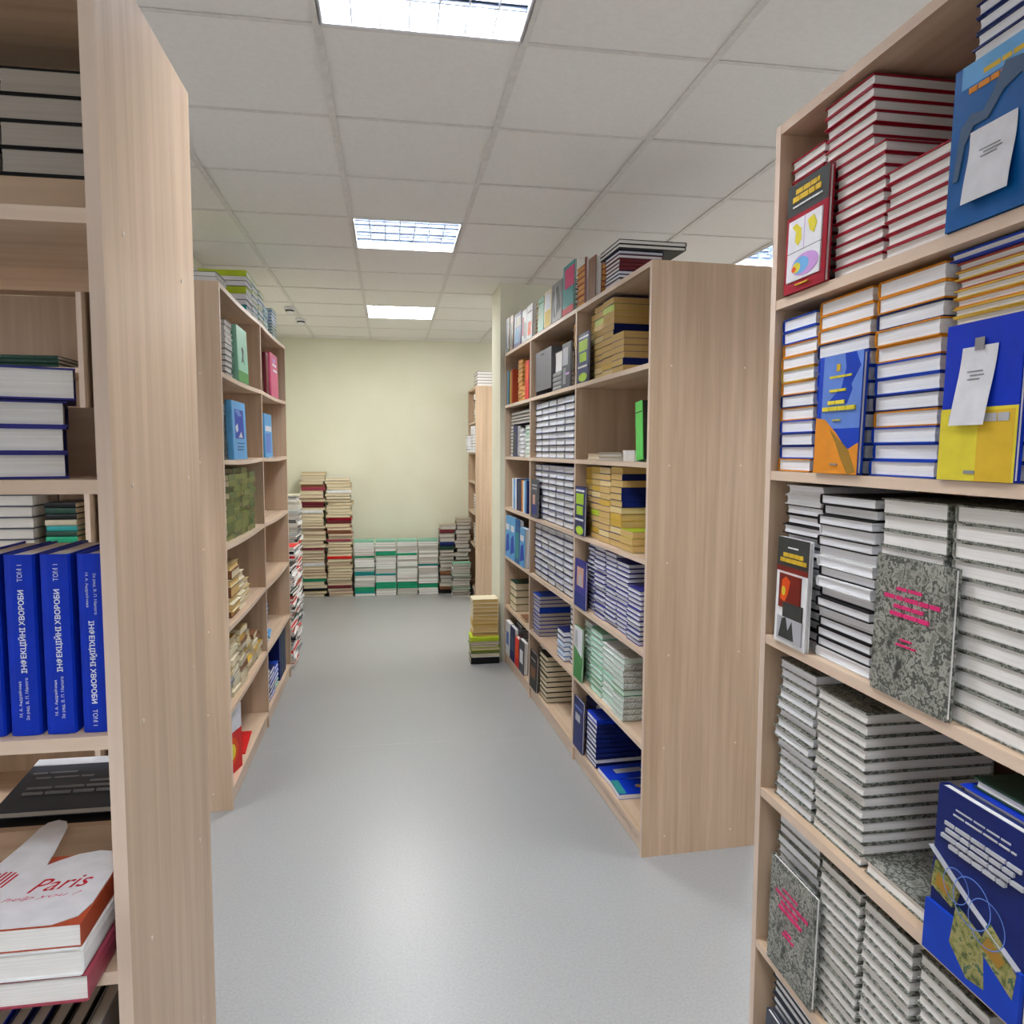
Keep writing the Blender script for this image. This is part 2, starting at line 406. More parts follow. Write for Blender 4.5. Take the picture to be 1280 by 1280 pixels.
m = MB(); m.box(XL-.2, XR+.2, YB-.2, WY+.2, -.1, 0); S('floor', m, floor_mat())
m = MB(); yw = 3.98; m.box(XL, XR, yw, yw+.004, 0, .0006); S('trim_1', m, plain('floor_weld', (176, 178, 175), .4))
m = MB(); m.box(XL-.2, XR+.2, WY, WY+.15, 0, CH+.15); S('wall_back', m, WALL)
# outer walls with wide window bands outside the view (pale frames, open sashes), added to let in fill daylight
WFR = plain('added_window_frame', (236, 236, 236), .4)
def added_window_wall(name, wname, axis, c0, c1, a0, a1, w0, w1, zs, ze, n):
    def bx(m, p0, p1, q0, q1, z0, z1):
        if axis == 'x': m.box(p0, p1, q0, q1, z0, z1)
        else: m.box(q0, q1, p0, p1, z0, z1)
    m = MB(); bx(m, a0, a1, c0, c1, 0, zs); bx(m, a0, a1, c0, c1, ze, CH+.3); bx(m, a0, w0, c0, c1, zs, ze); bx(m, w1, a1, c0, c1, zs, ze)
    S(name, m, WALL)
    m = MB(); cm = (c0+c1)/2
    for k in range(n+1):
        x = w0 + .03 + (w1-w0-.06)*k/n; bx(m, x-.03, x+.03, cm-.03, cm+.03, zs, ze)
    bx(m, w0, w1, cm-.03, cm+.03, zs, zs+.05); bx(m, w0, w1, cm-.03, cm+.03, ze-.05, ze)
    S(wname, m, WFR)
added_window_wall('wall_front', 'added_window_1', 'x', YB-.15, YB, XL-.2, XR+.2, -1.0, 3.4, 1.5, 2.62, 3)
added_window_wall('wall_left', 'added_window_2', 'y', XL-.15, XL, YB, WY, -2.4, 4.7, .7, 2.68, 5)
added_window_wall('wall_right', 'added_window_3', 'y', XR, XR+.15, YB, WY, -2.4, 8.2, .7, 2.68, 7)
m = MB(); m.box(-3.4, -1.21, 4.95, WY, 0, CH); S('wall_alcove', m, WALL)
m = MB(); m.box(.803, 1.45, 5.50, 5.95, 0, CH); S('wall_column', m, WALL)
BAS = plain('baseboard_plastic', (196, 190, 176), .4)
m = MB(); m.box(-1.21, .9, WY-.012, WY, 0, .06); S('baseboard_back', m, BAS)
# suspended ceiling: tiles with the lamp cells left open, then the T-bars
GX0, GY0, P = -.194, 2.307, .6
fix = [(GX0 + 2.4*a, GY0 - .6 + 2.4*b) for a in (-1, 0, 1) for b in (-2, -1, 0, 1, 2)]
fix = [(x, y) for x, y in fix if XL < x < XR-.6 and YB < y < WY-.6]
m = MB()
i0 = math.floor((XL-GX0)/P); i1 = math.ceil((XR-GX0)/P); j0 = math.floor((YB-GY0)/P); j1 = math.ceil((WY-GY0)/P)
for i in range(i0, i1):
    for j in range(j0, j1):
        x, y = GX0+i*P, GY0+j*P
        if any(abs(x-fx) < .1 and abs(y-fy) < .1 for fx, fy in fix): continue
        dz = random.uniform(0, .0015)
        m.box(x+.002, x+P-.002, y+.002, y+P-.002, CH+dz, CH+.015)
S('ceiling', m, CEIL)
m = MB()
for i in range(i0, i1+1): m.box(GX0+i*P-.012, GX0+i*P+.012, YB, WY, CH-.004, CH-.0005)
for j in range(j0, j1+1):
    for i in range(i0, i1): m.box(GX0+i*P+.0125, GX0+(i+1)*P-.0125, GY0+j*P-.009, GY0+j*P+.009, CH-.0025, CH-.0003)
S('trim_2', m, plain('tbar_paint', (226, 223, 220), .5))
m = MB(); m.box(XL-.2, XR+.2, YB-.2, WY+.2, CH+.2, CH+.3); S('ceiling_slab', m, plain('slab', (90, 90, 88), .9))
# ------------------------------------------------------------------ lamps
LAMPW = plain('lamp_housing', (235, 237, 242), .35)
LOUV = plain('louvre_metal', (70, 80, 98), .35, .0)
tube, nt, b = newmat('tube_glow'); b.inputs['Base Color'].default_value = (1, 1, 1, 1)
b.inputs['Emission Color'].default_value = (0.93, 0.97, 1.0, 1); b.inputs['Emission Strength'].default_value = 235
opal, nt, b = newmat('opal_panel_glow'); b.inputs['Base Color'].default_value = (1, 1, 1, 1)
b.inputs['Emission Color'].default_value = (1.0, 0.99, 0.95, 1); b.inputs['Emission Strength'].default_value = 38
m = MB(); m.box(.019, .581, .019, .581, .0, .004); OP = m.mesh('opal_diffuser', [opal])
def lamp_parts():
    hs = MB(); a, e = .006, .594; zt = .09
    hs.box(a, a+.012, a, e, -.004, zt); hs.box(e-.012, e, a, e, -.004, zt)
    hs.box(a+.012, e-.012, a, a+.012, -.004, zt); hs.box(a+.012, e-.012, e-.012, e, -.004, zt)
    hs.box(a, e, a, e, zt, zt+.004)
    lv = MB()
    for k in range(1, 7):
        x = .018 + k*.564/7; lv.box(x-.0016, x+.0016, .019, .581, 0, .050, 1)
        lv.box(x-.0022, x+.0022, .019, .581, -.0012, 0, 0)  # white strip paints the lit lower edge of each blade
    for k in range(0, 5):      # parabolic cross blades, widening towards the tubes
        y = .018 + k*.564/4
        if k in (0, 4): continue
        lv.box(.019, .581, y-.003, y+.003, -.0008, .012, 1); lv.box(.019, .581, y-.010, y+.010, .012, .030, 1); lv.box(.019, .581, y-.018, y+.018, .030, .050, 1)
    tb = [MB() for _ in range(4)]
    for k in range(4): tb[k].cyl((.03, .018 + (k+.5)*.564/4, .070), .012, .54, 'x', 12)
    return hs.mesh('housing', [LAMPW]), lv.mesh('louvre', [LAMPW, LOUV]), [t.mesh('tube', [tube]) for t in tb]
HS, LV, TB = lamp_parts()
names = {1.707: 'nearest of the middle row above the aisle', 4.107: 'second along the middle row above the aisle', 6.507: 'farthest along the aisle near the back wall'}
for fx, fy in fix:
    r = empty('ceiling_light', Matrix.Translation((fx, fy, CH)))
    mid = abs(fx-GX0) < .1
    w_ = [v for k, v in names.items() if abs(k-fy) < .05]
    side = 'over the aisle' if mid else ('behind the left bookcases' if fx < 0 else 'behind the right bookcases')
    dist = ['behind the camera', 'just behind the camera', 'level with the near bookcases', 'in the middle of the room', 'near the back wall'][int(round((fy-GY0+.6)/2.4))+2]
    far = fy > 6
    tag(r, 'square white ceiling light with an opal panel, farthest along the aisle near the back wall' if (mid and far) else ('square white louvred ceiling light, ' + w_[0]) if (mid and w_) else 'square white ceiling light %s, %s' % (side, dist), 'ceiling light', 'recessed louvred ceiling lights')
    link(bpy.data.objects.new('housing', HS), r); 
    if far: link(bpy.data.objects.new('opal_diffuser', OP), r); continue
    link(bpy.data.objects.new('louvre', LV), r)
    for t in TB: link(bpy.data.objects.new('tube', t), r)
for (x, y, t) in ((-.83, 6.72, 'nearer'), (-.80, 7.28, 'farther')):
    r = empty('smoke_detector', Matrix.Translation((x, y, CH-.0045)))
    tag(r, 'small round white smoke detector on the ceiling above the left bookcase, ' + t, 'smoke detector', 'ceiling smoke detectors')
    k = MB(); k.cyl((0, 0, -.022), .046, .022, 'z', 24); k.obj('base', LAMPW, r)
    k = MB(); k.cyl((0, 0, -.034), .036, .012, 'z', 24); k.obj('sensor_band', plain('sensor_dark', (30, 30, 32), .5), r)
    k = MB(); k.cyl((0, 0, -.046), .026, .012, 'z', 24, r2=.034); k.obj('cap', LAMPW, r)
# ------------------------------------------------------------------ bookcases
SH = SHELVES
def bookcase(fr, us, depth, label, shelves=SH, back='panel', caps=True, zbot=None, sag=0, open_left=False):
    r = empty('bookcase', fr.M); tag(r, label, 'bookcase', 'beech effect bookcases')
    T = .020; s = fr.s
    ztop = shelves[0] + CAMH
    def bx(m, ua, ub, d0, d1, z0, z1, fm=1):
        a, b_ = sorted((s*ua, s*ub)); m.box(a, b_, d0, d1, z0, z1, 0, fm)
    for i, u in enumerate(us):
        m = MB(); end = i in (0, len(us)-1)
        uu = u if i == 0 else (u - T if i == len(us)-1 else u - T/2)
        bx(m, uu, uu+T, 0, depth, 0, ztop)
        o = m.obj('side_panel' if end else 'divider', [WOODV, EDGEV], r)
        if end and caps:
            fx = uu - .0008 if i == 0 else uu + T + .0008
            for q, zr in enumerate(shelves[1:]):
                for dd in (.09, depth-.1):
                    c = MB(); c.cyl((s*fx - .0004, dd + random.uniform(-.01, .01), zr + CAMH - .011), .0035, .0012, 'x', 10); c.obj('screw_cap', MATS['screw'], o)
    for i in range(len(us)-1):
        a = us[i] + (T if i == 0 else T/2); b_ = us[i+1] - (T if i == len(us)-2 else T/2)
        for k, zr in enumerate(shelves):
            m = MB(); z1 = zr + CAMH; N = 10 if sag and k not in (len(shelves)-1,) else 1
            for q in range(N):
                ua = a + (b_-a)*q/N; ub = a + (b_-a)*(q+1)/N
                if N == 1: bx(m, ua, ub, .001, depth-.002, z1-T, z1)
                else:
                    sg = lambda u: -sag*math.sin(math.pi*(u-a)/(b_-a))
                    x0, x1 = s*ua, s*ub; h0, h1 = sg(ua), sg(ub)
                    if x0 > x1: x0, x1, h0, h1 = x1, x0, h1, h0
                    m.quad([(x0, .001, z1-T+h0), (x1, .001, z1-T+h1), (x1, .001, z1+h1), (x0, .001, z1+h0)], 1)
                    m.quad([(x0, .001, z1+h0), (x1, .001, z1+h1), (x1, depth-.002, z1+h1), (x0, depth-.002, z1+h0)])
                    m.quad([(x0, depth-.002, z1-T+h0), (x1, depth-.002, z1-T+h1), (x1, .001, z1-T+h1), (x0, .001, z1-T+h0)])
                    m.quad([(x1, depth-.002, z1-T+h1), (x0, depth-.002, z1-T+h0), (x0, depth-.002, z1+h0), (x1, depth-.002, z1+h1)])
            m.obj('top_panel' if k == 0 else 'shelf', [WOODH, EDGEH], r)
            if back == 'lip' and k > 0:
                m = MB(); bx(m, a, b_, depth/2-.01, depth/2+.008, z1, z1+.112, 0); m.obj('back_rail', [WOODH, EDGEH], r)
        m = MB(); bx(m, a, b_, .012, .028, .004, shelves[-1]+CAMH-T, 1); m.obj('plinth', [WOODH, EDGEH], r)
        if back == 'panel':
            m = MB(); bx(m, a, b_, depth-.006, depth-.001, shelves[-1]+CAMH, ztop-T-.001, 0); m.obj('back_panel', [WOODV, EDGEV], r)
    for u in us[1:-1]:
        m = MB(); m.cyl((s*u, .02, 0), .012, .002, 'z', 10); m.obj('foot', MATS['foot'], r)
    return r
plain('screw', (232, 218, 204), .3); plain('foot', (60, 60, 62), .5)
bookcase(NR, [.50, 1.576], .50, 'tall beech bookcase at right foreground, packed with stacks and displayed books')
bookcase(FR, [2.69, 3.655, 4.645, 5.46], .48, 'long three bay beech bookcase further along the right side of the aisle')
bookcase(L2, [3.335, 4.345, 5.33], .50, 'two bay beech bookcase at left beyond the nearest one, with half empty shelves', sag=SAG)
bookcase(NL, [-1.42, -.385], .49, 'nearest beech bookcase at the left edge, open through to the other side', back='lip')
bookcase(LB, [-2.22, -1.215], .40, 'beech bookcase glimpsed through the open shelves of the nearest left one', caps=False)
bookcase(R2, [7.72, 8.46], .26, 'narrow beech bookcase against the back wall, end panel facing the aisle', shelves=[.66, .30, -.02, -.33, -.66, -1.0, -1.47])
z = SH
# ================================================================== NEAR RIGHT
G = 'near right bookcase'
def C(*a):
    out = []
    for k, n, t in a: out += [(k, t)]*n
    return out
# --- top shelf: red books
R_ED = 'red hardcovers on the top shelf'
stack(NR, 1.425, 1.548, z[1], C(('red', 13, .0222)), 'leftmost red stack, top shelf, '+G, d=.02, group=R_ED)
t = stack(NR, 1.222, 1.372, z[1], C(('red', 10, .0212)), 'middle red stack, top shelf, '+G, d=.014, group=R_ED, L=.225)
stack(NR, 1.262, 1.412, t, C(('red', 6, .0212)), 'stepped stack above middle one, '+G, d=.014, group=R_ED, L=.225)
stack(NR, 1.062, 1.212, z[1], C(('red', 7, .0212)), 'low right red stack, top shelf, '+G, d=.012, group=R_ED)
stack(NR, .89, 1.05, z[1], C(('navy', 16, .0208)), 'stack behind displayed blue book, '+G, d=.03, L=.23, group='navy edged hardcovers on the top shelf', page='cool')
display(NR, 1.362, 1.515, z[1], .222, .011, -.006, 'red',
    [('rect', -.0, .71, 1, 1, ink('dark'), 'title_band'), *lines([(.2, .78, .92, .045), (.14, .82, .855, .05)], 'gold'), *lines([(.16, .86, .785, .014)], 'white'),
     ('rect', .1, .1, .9, .66, ink('paper'), 'picture_panel'), ('rect', .1, .36, .9, .366, ink('dark'), 'picture_rule'), ('rect', .495, .37, .505, .66, ink('lilac'), 'picture_rule'),
     ('poly', [(.2, .6), (.3, .62), (.42, .56), (.44, .46), (.36, .41), (.28, .46), (.3, .54)], ink('yellow'), 'map_shape'), ('poly', [(.58, .6), (.72, .62), (.8, .54), (.74, .46), (.64, .5)], ink('yellow'), 'map_shape'),
     ('ell', .56, .22, .32, .1, ink('lilac'), 'picture_oval'), ('ell', .46, .22, .2, .075, ink('sky'), 'picture_oval'), ('ell', .36, .21, .1, .045, ink('yellow'), 'picture_oval'), ('ell', .3, .2, .055, .025, ink('flame'), 'picture_oval'), *lines([(.35, .65, .055, .01)], 'gold')],
    'red book with dark title band and diagram panel, displayed upright on top shelf', lean=5)
display(NR, .888, 1.046, z[1], .232, .011, -.004, 'cyanb',
    [('rect', .1, .86, 1, 1, ink('sky'), 'cover_picture'), *lines([(.36, .9, .905, .03)], 'gold'), *lines([(.2, .96, .83, .034)], 'orange'),
     ('poly', [(.08, .3), (.14, .62), (.26, .68), (.4, .66), (.5, .74), (.62, .88), (.8, .86), (.98, .72), (.98, .64), (.8, .76), (.62, .72), (.46, .6), (.3, .6), (.2, .5), (.14, .3)], ink('steel'), 'cover_picture')],
    'large blue book with a white note taped on its cover, displayed on top shelf', lean=5)
display(NR, 1.238, 1.378, z[2], .224, .011, -.004, 'blue',
    [('rect', .12, .38, 1, 1, ink('peri'), 'cover_ground'), ('poly', [(.6, 1), (.84, 1), (.96, .88), (.72, .7), (.66, .84)], ink('cobalt'), 'flag_fold'), ('poly', [(.3, .62), (.56, .72), (.66, .9), (.8, .7), (.7, .58)], ink('cobalt'), 'flag_fold'),
     ('poly', [(0, 0), (1, 0), (1, .26), (.76, .2), (.5, .34), (.22, .46), (0, .48)], ink('orange'), 'flag_lower_field'), ('poly', [(.34, .38), (.6, .28), (.8, .2), (.98, .02), (.8, .0), (.62, .14), (.5, .26)], ink('umber'), 'flag_fold'),
     ('rect', .43, .86, .51, .92, ink('gold'), 'emblem'), *lines([(.28, .78, .815, .018), (.3, .7, .70, .022)], 'yellow'), *lines([(.28, .68, .6, .032), (.16, .9, .548, .034)], 'yellow'), *lines([(.42, .58, .45, .01)], 'yellow'), *lines([(.42, .58, .08, .012)], 'grey')],
    'blue and orange book with yellow title lines, displayed on the second shelf', lean=5, yaw_=0)
display(NR, .892, 1.036, z[2], .230, .011, -.004, 'cobalt',
    [('rect', 0, 0, 1, .46, ink('yellow'), 'lower_field'), ('rect', .52, .0, .97, .44, ink('gold'), 'lower_field_tint'), *lines([(.12, .9, .395, .05)], 'silver'), *lines([(.38, .56, .055, .022)], 'grey')],
    'blue over yellow book with a white slip clipped on, displayed on second shelf', lean=5)
# --- second shelf
G2 = 'thick hardcovers on the second shelf'
cA = ['orange', 'blue', 'navy', 'blue', 'orange', 'navy', 'orange', 'gold', 'orange', 'orange', 'blue', 'blue']
stack(NR, 1.420, 1.551, z[2], [(c, .0272) for c in cA], 'leftmost stack, second shelf, '+G, d=.014, group=G2, page='cool', spine='u+')
cB = ['navy', 'blue', 'blue', 'navy', 'navy', 'blue', 'blue', 'blue', 'navy', 'orange', 'orange', 'orange']
stack(NR, 1.243, 1.412, z[2], [(c, .0282) for c in cB], 'second stack, second shelf, '+G, d=.016, group=G2, page='cool', spine='u+')
cC = ['blue', 'blue', 'blue', 'orange', 'navy', 'blue', 'blue', 'orange', 'orange', 'navy', 'orange', 'orange']
stack(NR, 1.068, 1.232, z[2], [(c, .0282) for c in cC], 'third stack, second shelf, '+G, d=.016, group=G2, page='cool', spine='u+')
t = stack(NR, .90, 1.055, z[2], [(c, .0275) for c in ['blue', 'navy', 'navy', 'navy', 'rust']], 'right hand stack, second shelf, '+G, d=.03, group=G2, page='cool')
t = stack(NR, .90, 1.060, t, [(c, .0138) for c in ['rust', 'rust', 'orange', 'rust', 'orange', 'gold', 'orange', 'gold', 'gold', 'orange', 'gold', 'rust', 'gold', 'rust']], 'thin right hand pile, second shelf, '+G, d=.028, group=G2, page='white')
stack(NR, .90, 1.065, t, [('blue', .013)], 'lying on the thin orange ones, second shelf, '+G, d=.022, group=G2)
# --- third shelf
G3 = 'black and white hardcovers on the third shelf'
def bw(n, t, ks=('black', 'white', 'dusk')):
    return [(random.choice(ks), t) for _ in range(n)]
stack(NR, 1.392, 1.535, z[3], bw(16, .0212, ('black', 'white', 'dusk', 'black')), 'leftmost stack, third shelf, '+G, d=.022, group=G3, page='cool', jit=.012, ujit=.005)
stack(NR, 1.208, 1.383, z[3], bw(16, .0205, ('black', 'white', 'black')), 'second stack, third shelf, '+G, d=.012, group=G3, page='cool', jit=.012, spine='u+')
stack(NR, 1.033, 1.196, z[3], [('camo', .0276)]*12, 'third stack, third shelf, '+G, d=.016, group=G3, page='white', spine='u-')
stack(NR, .862, 1.025, z[3], [('camo', .0276)]*12, 'fourth stack, third shelf, '+G, d=.016, group=G3, page='white', spine='u+')
display(NR, 1.388, 1.512, z[3], .228, .010, -.004, 'white',
    [('rect', 0, .71, 1, 1, ink('dark'), 'title_band'), ('rect', 0, .68, 1, .73, ink('ember'), 'title_band_edge'), *lines([(.34, .7, .91, .012)], 'white'), *lines([(.2, .84, .84, .038), (.12, .94, .79, .038)], 'gold'),
     ('rect', .14, .34, .82, .66, ink('ember'), 'fire_picture'), ('poly', [(.2, .42), (.24, .6), (.36, .64), (.5, .6), (.44, .48), (.34, .4)], ink('flame'), 'fire_glow'), ('ell', .3, .5, .06, .045, ink('yellow'), 'fire_glow'),
     ('rect', .3, .26, .9, .4, ink('dark'), 'picture_step'), ('rect', .14, .04, .92, .26, ink('silver'), 'lower_picture'), ('poly', [(.2, .06), (.3, .24), (.42, .26), (.5, .14), (.62, .24), (.7, .06)], ink('dark'), 'lower_picture_shapes')],
    'thin white book with a fire picture, displayed upright at left of third shelf', lean=4)
def pinkart(): return [*lines([(.3, .66, .78, .024)], 'pink'), *lines([(.14, .86, .715, .03)], 'pink'), *lines([(.28, .7, .655, .026)], 'pink'), *lines([(.24, .74, .6, .028)], 'pink'), *lines([(.4, .56, .43, .012)], 'pink'), *lines([(.35, .6, .39, .012)], 'pink')]
display(NR, .992, 1.176, z[3], .236, .011, -.004, 'camo', pinkart(), 'camouflage book with pink title lines, displayed upright on the third shelf', lean=4)
# --- fourth shelf
G4 = 'camouflage hardcovers on the fourth shelf'
stack(NR, 1.388, 1.535, z[4], [('camo', .0222)]*14, 'left stack, fourth shelf, '+G, d=.016, group=G4, page='cool', jit=.014, ujit=.006)
stack(NR, 1.210, 1.376, z[4], [('camo', .0226)]*13, 'middle stack, fourth shelf, '+G, d=.014, group=G4, page='white', L=.27, jit=.008)
stack(NR, 1.045, 1.203, z[4], [('camo', .027)], 'lying alone beside the middle stack, fourth shelf, '+G, d=.02, group=G4, L=.22)
display(NR, .818, .998, z[4], .262, .020, -.014, 'navy',
    [*lines([(.22, .78, .905, .010), (.2, .84, .872, .010)], 'silver'), *lines([(.12, .9, .80, .022)], 'silver'), *lines([(.14, .84, .762, .022)], 'silver'), *lines([(.1, .94, .722, .022)], 'silver'), *lines([(.2, .78, .684, .022)], 'silver'),
     ('rect', 0, 0, 1, .30, ink('cobalt'), 'lower_field'), ('poly', [(.05, .40), (.3, .36), (.34, .46), (.08, .56)], FIELD, 'landscape_picture'), ('poly', [(.3, .16), (.5, .04), (.68, .06), (.64, .3), (.34, .38)], FIELD, 'landscape_picture'), ('poly', [(.6, .26), (.94, .14), (.96, .28), (.66, .42)], FIELD, 'landscape_picture'),
     ('poly', [(.62, .28), (.8, .24), (.86, .3), (.68, .36)], ink('umber'), 'landscape_picture'), ('poly', [(.1, .42), (.24, .40), (.26, .46), (.12, .5)], ink('umber'), 'landscape_picture'),
     ('ring', .5, .47, .034, .0016, ink('peri'), 'globe_ring'), ('ring', .33, .5, .024, .0014, ink('peri'), 'globe_ring'), ('ring', .66, .42, .032, .0014, ink('peri'), 'globe_ring'),
     ('poly', [(0, .62), (.5, .44), (.96, .30), (.96, .306), (.5, .446), (0, .626)], ink('silver'), 'swoosh_line')],
    'large navy book with landscape picture and globe rings, displayed on the fourth shelf', lean=6)
t = stack(NR, .74, .935, z[4], [('cobalt', .0225)]*10, 'cobalt stack behind displayed navy book, '+G, d=.03, group='cobalt hardcovers on the fourth shelf', page='cool', L=.26)
t = stack(NR, .74, .975, t, [('cobalt', .024), ('cobalt', .02)], 'wider pair topping cobalt stack, '+G, d=.012, group='cobalt hardcovers on the fourth shelf', page='cool', L=.26)
stack(NR, .73, .962, t, [('dgreen', .016)], 'lying topmost on the cobalt stack, fourth shelf, '+G, d=.02, group='cobalt hardcovers on the fourth shelf', page='cool', L=.26)
# --- fifth shelf
G5 = 'camouflage hardcovers on the fifth shelf'
stack(NR, 1.362, 1.53, z[5], [('camo', .0228)]*14, 'left stack, fifth shelf, '+G, d=.03, group=G5, page='cool', spine='u-')
stack(NR, 1.205, 1.340, z[5], [('camo', .0228)]*14, 'second stack, fifth shelf, '+G, d=.014, group=G5, page='white')
stack(NR, 1.062, 1.198, z[5], [('camo', .0228)]*14, 'third stack, fifth shelf, '+G, d=.014, group=G5, page='white')
stack(NR, .90, 1.050, z[5], [('camo', .0228)]*14, 'fourth stack, fifth shelf, '+G, d=.014, group=G5, page='white')
stack(NR, .74, .892, z[5], [('camo', .0228)]*13, 'fifth stack, fifth shelf, '+G, d=.014, group=G5, page='white')
display(NR, 1.318, 1.498, z[5], .240, .011, -.004, 'camo', pinkart(), 'camouflage book with pink title, displayed at the left of the fifth shelf', lean=4)
# --- lowest shelf
stack(NR, 1.345, 1.53, z[6], [('dusk', .02)]*15, 'left stack, lowest shelf, '+G, d=.03, group='slate hardcovers on the lowest shelf', page='cool')
stack(NR, 1.17, 1.335, z[6], [('black', .022)]*12, 'second stack, lowest shelf, '+G, d=.02, group='slate hardcovers on the lowest shelf', page='cool')
display(NR, 1.36, 1.50, z[6], .225, .011, -.004, 'dusk', [*lines([(.2, .8, .8, .03), (.25, .75, .7, .03)], 'silver')], 'slate mottled book displayed upright at the left of the lowest shelf', lean=4)
# ================================================================== NEAR LEFT
G = 'near left bookcase'
stack(NL, -.634, -.478, z[1], [('black', .0425)]*7, 'right stack behind rail, top shelf, '+G, d=.27, L=.2, group='thick dark edged books on the top shelf', page='grey', jit=.004, ujit=.006)
stack(NL, -.80, -.642, z[1], [('black', .0425)]*7, 'left stack behind rail, top shelf, '+G, d=.27, L=.2, group='thick dark edged books on the top shelf', page='grey', jit=.004, ujit=.006)
t = stack(NL, -.675, -.483, z[2], [('violet', .037)]*3, 'fat violet edged stack, second shelf, '+G, d=.0, L=.18, turn=21, group='fat violet edged books on the second shelf', page='white')
stack(NL, -.668, -.468, t, [('violet', .045)], 'wide topmost volume, fat violet edged stack, second shelf, '+G, d=-.005, L=.185, turn=21, group='fat violet edged books on the second shelf', page='white')
def spine_text(flip):
    def fn(o, W, L, T):
        # local frame on the spine: spine faces -X, runs along Y, thickness along Z
        X, Y, N = (Vector((0, 1, 0)), Vector((0, 0, 1)), Vector((-1, 0, 0)))
        # reading bottom-to-top: text right = +Y (up the book)
        right = Vector((0, 1, 0)) if not flip else Vector((0, -1, 0)); up = N.cross(right)
        def at(y, zc):
            return basis(right, up, N, Vector((-W/2 - .0011, y, zc)))
        sg = -1 if flip else 1
        if not flip:
            put_text(o, 'ІНФЕКЦІЙНІ ХВОРОБИ', at(.021, T*.55), .120, T*.28, LETTER, 'title', bold=.028)
            put_text(o, 'ТОМ 1', at(L/2-.026, T*.55), .024, T*.17, LETTER, 'volume_number')
            put_text(o, 'За ред. В. П. Малого', at(-L/2+.054, T*.62), .062, T*.13, LETTER, 'editors')
            put_text(o, 'М. А. Андрейчина', at(-L/2+.054, T*.40), .052, T*.13, LETTER, 'editors')
        else:
            put_text(o, 'ІНФЕКЦІЙНІ ХВОРОБИ', at(-.027, T*.5), .122, T*.30, LETTER, 'title', bold=.028)
            put_text(o, 'ТОМ 1', at(-L/2+.022, T*.5), .024, T*.17, LETTER, 'volume_number')
            put_text(o, 'За ред. В. П. Малого', at(L/2-.058, T*.66), .060, T*.13, LETTER, 'editors')
            put_text(o, 'М. А. Андрейчина', at(L/2-.052, T*.38), .05, T*.13, LETTER, 'editors')
    return fn
pos = [(-.4265, True, 'rightmost, beside the side panel'), (-.4735, False, 'second from the side panel'), (-.5205, False, 'third from the side panel'), (-.568, False, 'fourth from the side panel')]
for q, (u, fl, w_) in enumerate(pos):
    upright(NL, u, z[3], .175, .262, .0405 if q else .037, .018, 'cobalt', 'thick cobalt blue upright book with white spine lettering, '+w_, page='white', spine_art=spine_text(fl), group='blue upright volumes on the left shelf')
# paris stack
GP = 'white notebooks on the fourth shelf'
t = z[4]+.0005
for q in range(2):
    t = stack(NL, -.645, -.420 - .004*q, t, [('white' if q else 'rose', .0405, 'u+', 'white')], ('lowest white paged' if q == 0 else 'middle white paged')+' in the notebook pile, '+G, d=-.062, L=.19, group=GP, jit=.003)
M_ = basis(-NL.X, ZU.cross(-NL.X), ZU, NL.pt(-.546, .035, t+.0005))
def paris(o, W, L, T):
    z0 = T + .0006
    sh = MB()       # die-cut white sheet: local x points left in the photo, y towards the viewer
    P0 = [(-.080, .094), (-.108, .078), (-.116, .05), (-.117, -.02), (-.113, -.075), (-.100, -.094), (-.075, -.101), (-.045, -.094), (-.022, -.078), (-.008, -.066), (-.004, -.10), (.004, -.15), (.010, -.19), (.020, -.212), (.036, -.22), (.050, -.212), (.056, -.19), (.058, -.15), (.066, -.09), (.085, -.03), (.118, .02), (.118, .094)]
    P0 = P0[::-1]
    sh.prism(P0, z0, z0+.0016); s_ = sh.obj('die_cut_sheet', ink('paper'), o)
    zz = z0 + .0019
    fr_ = lambda x, y, a=0: Matrix.Translation((x, y, zz)) @ Matrix.Rotation(math.pi+a, 4, 'Z')
    put_text(s_, 'Paris', fr_(-.052, -.010, .12), .085, .034, ink('red'), 'script', .55, .004)
    put_text(s_, 'May I help you ?', fr_(-.008, .026, .06), .165, .012, ink('pink'), 'script', .5, -.004)
    hat = MB()
    for k in range(6):      # striped round bow
        u = -.75 + k*.3; hw = .026*math.sqrt(max(.05, 1-u*u)); x = .046 + u*.024
        hat.prism([(x-.0015-hw*.25, -hw-.028), (x+.0020-hw*.25, -hw-.028), (x+.0020+hw*.25, hw-.028), (x-.0015+hw*.25, hw-.028)], zz-.0003, zz)
    hat.obj('striped_drawing', ink('red'), s_)
    h2 = MB()
    h2.prism([(.062, .040), (.064, .032), (.085, .026), (.110, .030), (.110, .038), (.085, .034)], zz-.0003, zz)
    for k in range(6): h2.prism([(.078+k*.006, .022), (.081+k*.006, .022), (.078+k*.006, .004-k*.003), (.075+k*.006, .004-k*.003)], zz-.0003, zz)
    h2.obj('hat_drawing', ink('red'), s_)
spec(M_, .236, .19, .033, 'rust', 'white', True, 'white notebook with red Paris script on its die cut sheet, topmost of the pile', 'notebook', 'white notebooks on the fourth shelf', name='notebook', spine_art=paris)
